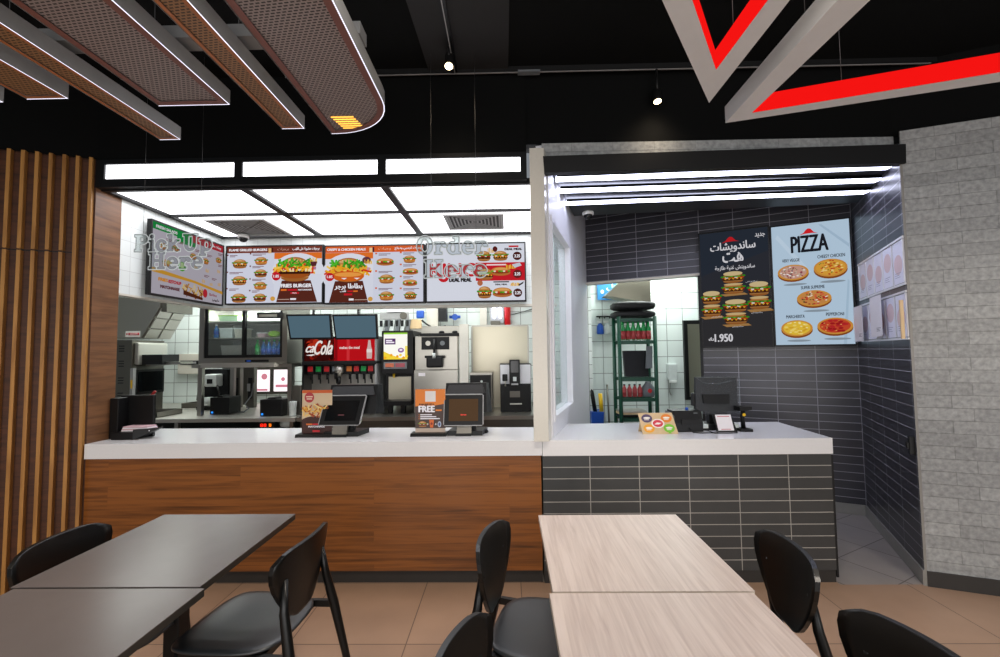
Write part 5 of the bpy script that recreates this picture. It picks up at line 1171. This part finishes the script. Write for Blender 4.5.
t = thing('milk_cooler', 'small black cooler box with a steel top edge beside the post', 'cooler', (-.32, 5.4, .9))
b = MB(); b.box(-.445, -.19, 5.24, 5.6, .902, 1.35, 'plastic', .004); b.box(-.45, -.185, 5.235, 5.6, 1.335, 1.36, 'steel'); b.box(-.20, -.185, 5.235, 5.6, .902, 1.335, 'steel_dark'); b.build('case', t)
b = MB(); b.lathe([(.014, 0), (.012, -.005)], (-.31, 5.24, 1.26), 'box_white', 14, 'Y'); b.build('lock', t)
t = thing('coffee_machine', 'black and silver automatic coffee machine on the back counter', 'coffee machine', (.10, 5.4, .9))
b = MB(); b.box(-.09, .27, 5.26, 5.66, .902, 1.22, 'plastic', .004); b.box(-.095, .275, 5.30, 5.66, 1.22, 1.46, 'plastic', .004); b.build('body', t)
for x0, x1 in ((-.09, .02), (.14, .27)):
    b = MB(); b.box(x0, x1, 5.285, 5.30, 1.225, 1.45, 'white', .003); b.build('silver_panel', t)
b = MB(); b.box(.018, .142, 5.22, 5.30, 1.20, 1.51, 'plastic', .006); b.box(.035, .125, 5.216, 5.22, 1.36, 1.495, 'screen_off'); b.box(.06, .10, 5.213, 5.217, 1.26, 1.31, 'box_white'); b.box(.04, .12, 5.212, 5.22, 1.215, 1.235, 'alu'); b.build('touch_column', t)
b = MB(); b.box(-.065, -.005, 5.23, 5.30, 1.26, 1.34, 'plastic', .01); b.tube([(-.03, 5.24, 1.26), (-.03, 5.24, 1.20)], .01, 'steel', 8); b.build('milk_tap', t)
b = MB(); b.box(.02, .14, 5.245, 5.262, 1.07, 1.14, 'steel_dark'); b.box(.02, .16, 5.245, 5.262, .985, 1.0, 'steel_light'); b.build('cup_grate', t)
# things hung high behind the machines
t = thing('lid_rack', 'wall rack holding a fan of cup lid sleeves above the juice dispenser', 'rack', (-1.35, 5.9, 1.9))
b = MB(); b.tube([(-1.68, 5.9, 2.0), (-1.68, 5.9, 2.12), (-1.33, 5.9, 2.12), (-1.33, 5.9, 2.0)], .012, 'steel_light', 8); b.box(-1.70, -1.31, 5.88, 5.92, 2.05, 2.15, 'alu', .01); b.lathe([(.05, 0), (.05, -.01)], (-1.38, 5.88, 2.10), 'steel_dark', 16, 'Y'); b.box(-1.60, -1.40, 5.86, 5.90, 2.15, 2.20, 'paper'); b.build('frame', t)
for k in range(6):
    x = -1.71+.07*k; b = MB(); b.prism([(x, 5.88, 1.89), (x+.05, 5.88, 1.89), (x+.075, 5.88, 2.05), (x+.025, 5.88, 2.05)], (0, .06, 0), 'grey' if k % 2 else 'box_white'); b.box(x+.012, x+.05, 5.876, 5.88, 1.96, 2.04, 'plastic2'); tag(b.build('lid_sleeve'), 'grey and white sleeve of cup lids in the hanging rack', 'lids', 'sleeves of cup lids')
b = MB(); b.prism([(-1.33, 5.92, 1.93), (-1.15, 5.92, 1.93), (-1.16, 5.92, 2.05), (-1.28, 5.92, 2.06)], (0, .06, 0), 'card'); tag(b.build('paper_bag'), 'brown paper bag tucked beside the lid rack', 'bag')
b = MB(); b.box(-1.28, -1.17, 6.2, 6.26, 2.09, 2.20, 'blue', .02); tag(b.build('blue_tub'), 'blue object high on the kitchen wall above the paper bag', 'container')
t = thing('supply_pipe', 'pale square duct rising above the ice cream machine', 'duct', (-.93, 6.3, 1.9))
b = MB(); b.box(-1.15, -.985, 6.3, 6.45, 1.9, 2.95, 'offwhite'); b.build('duct', t)
b = MB(); b.tube([(-1.2, 6.2, 2.06), (-1.12, 6.15, 2.0), (-1.05, 6.15, 1.96), (-.95, 6.15, 1.95), (-.85, 6.1, 1.97)], .012, 'wire', 7); tag(b.build('hose'), 'black hose hanging in front of the pale duct', 'hose')
t = thing('wall_tap', 'blue handled tap on the tiled wall over the ice cream machine', 'tap', (-.76, 6.5, 2.1))
b = MB(); b.tube([(-.76, 6.59, 2.12), (-.76, 6.45, 2.12)], .02, 'steel', 10); b.build('pipe', t)
b = MB(); b.tube([(-.84, 6.44, 2.12), (-.68, 6.44, 2.12)], .022, 'blue', 10); b.lathe([(.045, 0), (.045, -.03)], (-.76, 6.45, 2.12), 'blue', 16, 'Y'); b.build('handle', t)
b = MB(); b.box(-.975, -.86, 6.25, 6.40, 2.05, 2.35, 'plastic2'); tag(b.build('wall_speaker'), 'dark box mounted beside the pale duct', 'box')
t = thing('insect_lamp', 'insect light with two glowing tubes on the kitchen wall beside the red pipe', 'lamp', (-.14, 6.5, 2.0))
b = MB(); b.box(-.25, -.05, 6.48, 6.59, 2.02, 2.60, 'alu'); b.box(-.24, -.10, 6.47, 6.50, 2.0, 2.06, 'steel_dark'); b.build('case', t)
for x in (-.19, -.10):
    b = MB(); b.tube([(x, 6.46, 2.10), (x, 6.46, 2.58)], .018, 'tube', 10); b.build('light_tube', t)
b = MB(); b.tube([(.005, 6.5, 1.6), (.005, 6.5, 2.94)], .045, 'red', 16); tag(b.build('red_pipe'), 'thick vertical red pipe on the kitchen wall above the steel panel', 'pipe')
b = MB(); b.tube([(.05, 6.58, 2.15), (.25, 6.58, 2.20), (.46, 6.58, 2.26)], .006, 'wire', 6); tag(b.build('wall_cable'), 'thin dark cable sloping along the kitchen wall tiles beside the red pipe', 'cable')
b = MB(); b.box(-.40, -.30, 6.5, 6.59, 1.6, 2.94, 'offwhite'); tag(b.build('cable_duct'), 'white vertical duct on the kitchen wall', 'duct')
b = MB(); b.box(.40, .48, 6.5, 6.59, 2.16, 2.21, 'plastic', .005); tag(b.build('wall_socket'), 'dark fitting on the kitchen tiles at the end of the sloping cable', 'fitting')
b = MB(); b.lathe([(.03, 0), (.03, -.05)], (.44, 6.58, 1.83), 'offwhite', 14, 'Y'); tag(b.build('wall_button'), 'round cream button on the tiles beside the steel panel', 'button')

# ================================================================== STORE ROOM SEEN THROUGH THE OPENING
t = thing('wire_rack', 'tall dark green wire rack in the tiled store room', 'rack', (1.72, 6.2, 0))
rx0, rx1, ry0, ry1 = 1.505, 1.985, 6.0, 6.3
for x in (rx0, rx1):
    for y in (ry0, ry1):
        b = MB(); b.tube([(x, y, 0), (x, y, 2.06)], .026, 'green', 10); b.build('post', t)
for z in (2.035, 1.735, 1.235, .965, .70):
    b = MB()
    for y in (ry0, ry1): b.box(rx0, rx1, y-.008, y+.008, z-.045, z, 'green'); b.tube([(rx0+(rx1-rx0)*k/8, y, z-.035*(k % 2)) for k in range(9)], .005, 'green', 5)
    for k in range(11): x = rx0+(rx1-rx0)*k/10; b.tube([(x, ry0, z), (x, ry1, z)], .004, 'green', 5)
    b.build('wire_shelf', t)
place(bottle('pet_green', 'pet_green', .24, .033, 'cola'), [(1.575+.069*k, 6.07, 1.747) for k in range(6)], 'soda bottle with red label and green top on the upper rack shelf', 'red label bottles on the upper rack shelf')
pg = bottle('pet_green', 'pet_green', .26, .033)
place(pg, [(1.60+.075*k, 6.20, 1.747) for k in range(5)], 'green soda bottle in the back row of the upper rack shelf', 'green bottles behind the red label bottles')
place(bottle('cola', 'plastic', .17, .032), [(1.575+.07*k, 6.08, .977) for k in range(4)], 'small dark capped bottle on the lower rack shelf', 'small bottles on the lower rack shelf')
t = thing('jug', 'pale plastic jug with red mark on the lower rack shelf', 'jug', (1.9, 6.1, .98))
b = MB(); b.lathe([(.075, 0), (.085, .02), (.085, .12), (.04, .18), (.035, .2)], (1.90, 6.1, .977), 'grey', 18); b.build('body', t)
b = MB(); b.lathe([(.03, 0), (.028, -.005)], (1.90, 6.016, 1.06), 'red', 14, 'Y'); b.build('mark', t)
t = thing('tablet_box', 'dark flat case leaning with a smaller one on the middle rack shelf', 'case', (1.75, 6.15, 1.247))
b = MB(); b.prism([(1.60, 6.1, 1.247), (1.92, 6.1, 1.247), (1.92, 6.18, 1.60), (1.60, 6.18, 1.60)], (0, .06, 0), 'plastic2'); b.build('case', t)
b = MB(); b.prism([(1.86, 6.04, 1.36), (1.95, 6.04, 1.36), (1.98, 6.1, 1.66), (1.90, 6.1, 1.66)], (0, .02, 0), 'grey'); b.build('handset', t)
t = thing('serving_trays', 'stack of flat trays at the bottom of the rack', 'trays', (1.7, 6.15, .71))
for k in range(3):
    b = MB(); b.box(1.50, 1.90-.02*k, 6.03, 6.3, .712+.03*k, .735+.03*k, ('plastic2', 'card', 'steel_light')[k]); b.build('tray', t)
for k, (z0, h, lab) in enumerate(((2.046, .10, 'folded black bag lying directly on top of the rack'), (2.157, .12, 'puffy black bag on top of the other bag over the rack'))):
    b = MB(); q = bmesh.new(); bmesh.ops.create_cube(q, size=2); bmesh.ops.subdivide_edges(q, edges=q.edges[:], cuts=5, use_grid_fill=True)
    R = random.Random(k+5)
    for v in q.verts:
        x, y, z = v.co; r = max(abs(x)**4+abs(y)**4+abs(z)**4, 1e-6)**.25
        v.co = Vector((1.745+.285*x/r*(1+.05*R.random()), 6.2+.2*y/r, z0+h/2+h/2*z/r*(.86+.2*R.random()) ))
    b.merge(q, 'bag', True); tag(b.build('black_bag'), lab, 'bag')
b = MB(); b.box(1.42, 1.87, 6.95, 6.97, 2.40, 2.72, 'blue'); t = tag(b.build('wall_banner'), 'blue and green banner high on the store room wall', 'banner')
A = Art((1.42, 6.949, 2.40), (1, 0, 0), (0, 0, 1), .45, .32); A.rect(0, 0, 1, 1, '#2a86c8'); A.rect(0, .86, 1, 1, '#4ab83a'); A.text(arabic('لكل'), .32, .45, .85, .78, '#eef4f8', .01); A.ell(.17, .4, .06, .10, '#d8e8f4'); A.build('print', t)
b = MB(); b.prism([(1.46, 6.55, 2.42), (2.12, 6.55, 2.30), (2.12, 6.55, 2.66), (1.72, 6.55, 2.66)], (0, .3, 0), 'steel_warm'); tag(b.build('steel_hood'), 'sloping steel hood above the green wire rack', 'hood')
t = thing('hook_rail', 'black hook rail on the store room wall', 'rail', (1.5, 6.98, 2.1))
b = MB(); b.box(1.40, 1.66, 6.97, 6.995, 2.13, 2.15, 'plastic'); b.build('bar', t)
for x in (1.44, 1.52, 1.60):
    b = MB(); b.tube([(x, 6.97, 2.14), (x, 6.93, 2.11), (x, 6.93, 2.14)], .008, 'plastic', 6); b.build('hook', t)
for x, c, lab in ((1.44, 'blue', 'spray bottle with blue liquid hanging on the hook rail'), (1.55, 'box_white', 'white spray bottle hanging on the hook rail'), (1.72, 'cap', 'short white bottle hanging beside the rail by the rack')):
    t = thing('spray_bottle', lab, 'bottle', (x, 6.9, 1.9))
    b = MB(); b.lathe([(.05, 0), (.055, .02), (.05, .12), (.02, .17)], (x, 6.9, 1.86), c, 14); b.build('body', t)
    b = MB(); b.box(x-.05, x+.02, 6.885, 6.915, 2.03, 2.07, 'cap', .008); b.build('trigger', t)
t = thing('soap_dispenser', 'white soap dispenser on the store room tiles', 'dispenser', (2.54, 6.95, 1.15))
b = MB(); b.box(2.47, 2.61, 6.90, 6.998, 1.14, 1.39, 'box_white', .015); b.build('body', t)
b = MB(); b.box(2.49, 2.59, 6.885, 6.95, 1.10, 1.14, 'cap', .006); b.build('push_bar', t)
b = MB(); b.tube([(2.52, 6.98, 1.10), (2.51, 6.98, .95), (2.53, 6.98, .9)], .006, 'steel_dark', 6); tag(b.build('wall_hose'), 'thin grey line running down below the soap dispenser', 'hose')
t = thing('steel_hatch', 'steel panel in a black frame on the store room wall by the opening', 'hatch', (2.9, 6.98, .85))
b = MB(); b.box(2.745, 3.3, 6.94, 6.998, .83, 2.06, 'plastic'); b.build('frame', t)
b = MB(); b.box(2.80, 3.25, 6.93, 6.94, .88, 2.0, 'steel_warm'); b.build('panel', t)
b = MB(); b.tube([(1.56, 6.9, 0), (1.54, 6.96, 1.08)], .014, 'steel_dark', 8); tag(b.build('broom_handle'), 'thin dark broom handle leaning on the store room wall', 'broom')
t = thing('mop_bucket', 'blue mop bucket with yellow handle in the store room corner', 'bucket', (1.34, 6.6, 0))
b = MB(); b.prism([(1.22, 6.5, .1), (1.36, 6.5, .1), (1.38, 6.48, .72), (1.20, 6.48, .72)], (0, .35, 0), 'blue'); b.build('bucket', t)
b = MB(); b.tube([(1.36, 6.55, .7), (1.345, 6.55, .98)], .03, 'yellow', 8); b.build('wringer_handle', t)
b = MB(); b.tube([(1.27, 6.55, .7), (1.24, 6.6, .95), (1.22, 6.65, 1.1)], .03, 'plastic', 8); b.build('mop_head', t)
b = MB(); b.box(1.30, 2.05, 5.58, 5.9, .60, .66, 'steel_light'); b.box(1.32, 2.02, 5.6, 5.88, .1, .60, 'steel_dark'); tag(b.build('prep_bench'), 'low steel bench standing before the green rack', 'bench')

# ================================================================== LIGHT
def area(name, loc, rot, sx, sy, power, col=(1, 1, 1)):
    l = bpy.data.lights.new(name, 'AREA'); l.shape = 'RECTANGLE'; l.size = sx; l.size_y = sy; l.energy = power; l.color = col
    o = bpy.data.objects.new(name, l); COL.objects.link(o); o.location = loc; o.rotation_euler = rot; return o
area('kitchen_ceiling_lamp', (-3.9, 5.6, 2.9), (0, 0, 0), 1.6, 1.4, 58, (.96, 1, .96))
area('kitchen_ceiling_lamp', (-1.0, 5.6, 2.9), (0, 0, 0), 2.0, 1.2, 26, (.97, 1, .96))
area('kitchen_front_fill', (-1.4, 4.76, 2.7), (math.radians(50), 0, 0), 3.0, .3, 24, (1, 1, .97))  # unseen fill tucked behind the bulkhead, tilted at the machine fronts
area('store_ceiling_lamp', (2.2, 6.4, 2.95), (0, 0, 0), 1.4, .8, 48, (.93, 1, .97))
area('behind_camera_fill', (.5, -2.3, 1.7), (math.radians(90), 0, 0), 7, 2.6, 170, (1, .97, .95))  # soft fill added behind the camera, standing for unseen windows
def spotlamp(loc, power, col, size=1.9):
    l = bpy.data.lights.new('dining_spot_and_fill', 'SPOT'); l.energy = power; l.color = col; l.spot_size = size; l.spot_blend = .8; l.shadow_soft_size = .15
    o = bpy.data.objects.new('dining_spot_and_fill', l); COL.objects.link(o); o.location = loc
for p in ((-.365, 2.80, 3.45), (1.10, 3.09, 3.33)): spotlamp(p, 12, (1, .80, .58))
for p in ((-3.1, .7, 3.5), (.2, .9, 3.5), (2.6, 1.2, 3.5)): spotlamp(p, 170, (1, .90, .78), 2.2)  # added fill from above the dining side, no fixtures at these points
area('fridge_lamp', (-3.13, 5.32, 2.14), (math.radians(20), 0, 0), .9, .06, 36)
w = bpy.data.worlds.new('world'); bpy.context.scene.world = w; w.use_nodes = True
w.node_tree.nodes['Background'].inputs[0].default_value = (.85, .92, 1, 1); w.node_tree.nodes['Background'].inputs[1].default_value = .25
vs = bpy.context.scene.view_settings
vs.view_transform = 'Standard'; vs.look = 'None'; vs.exposure = 0; vs.gamma = 1
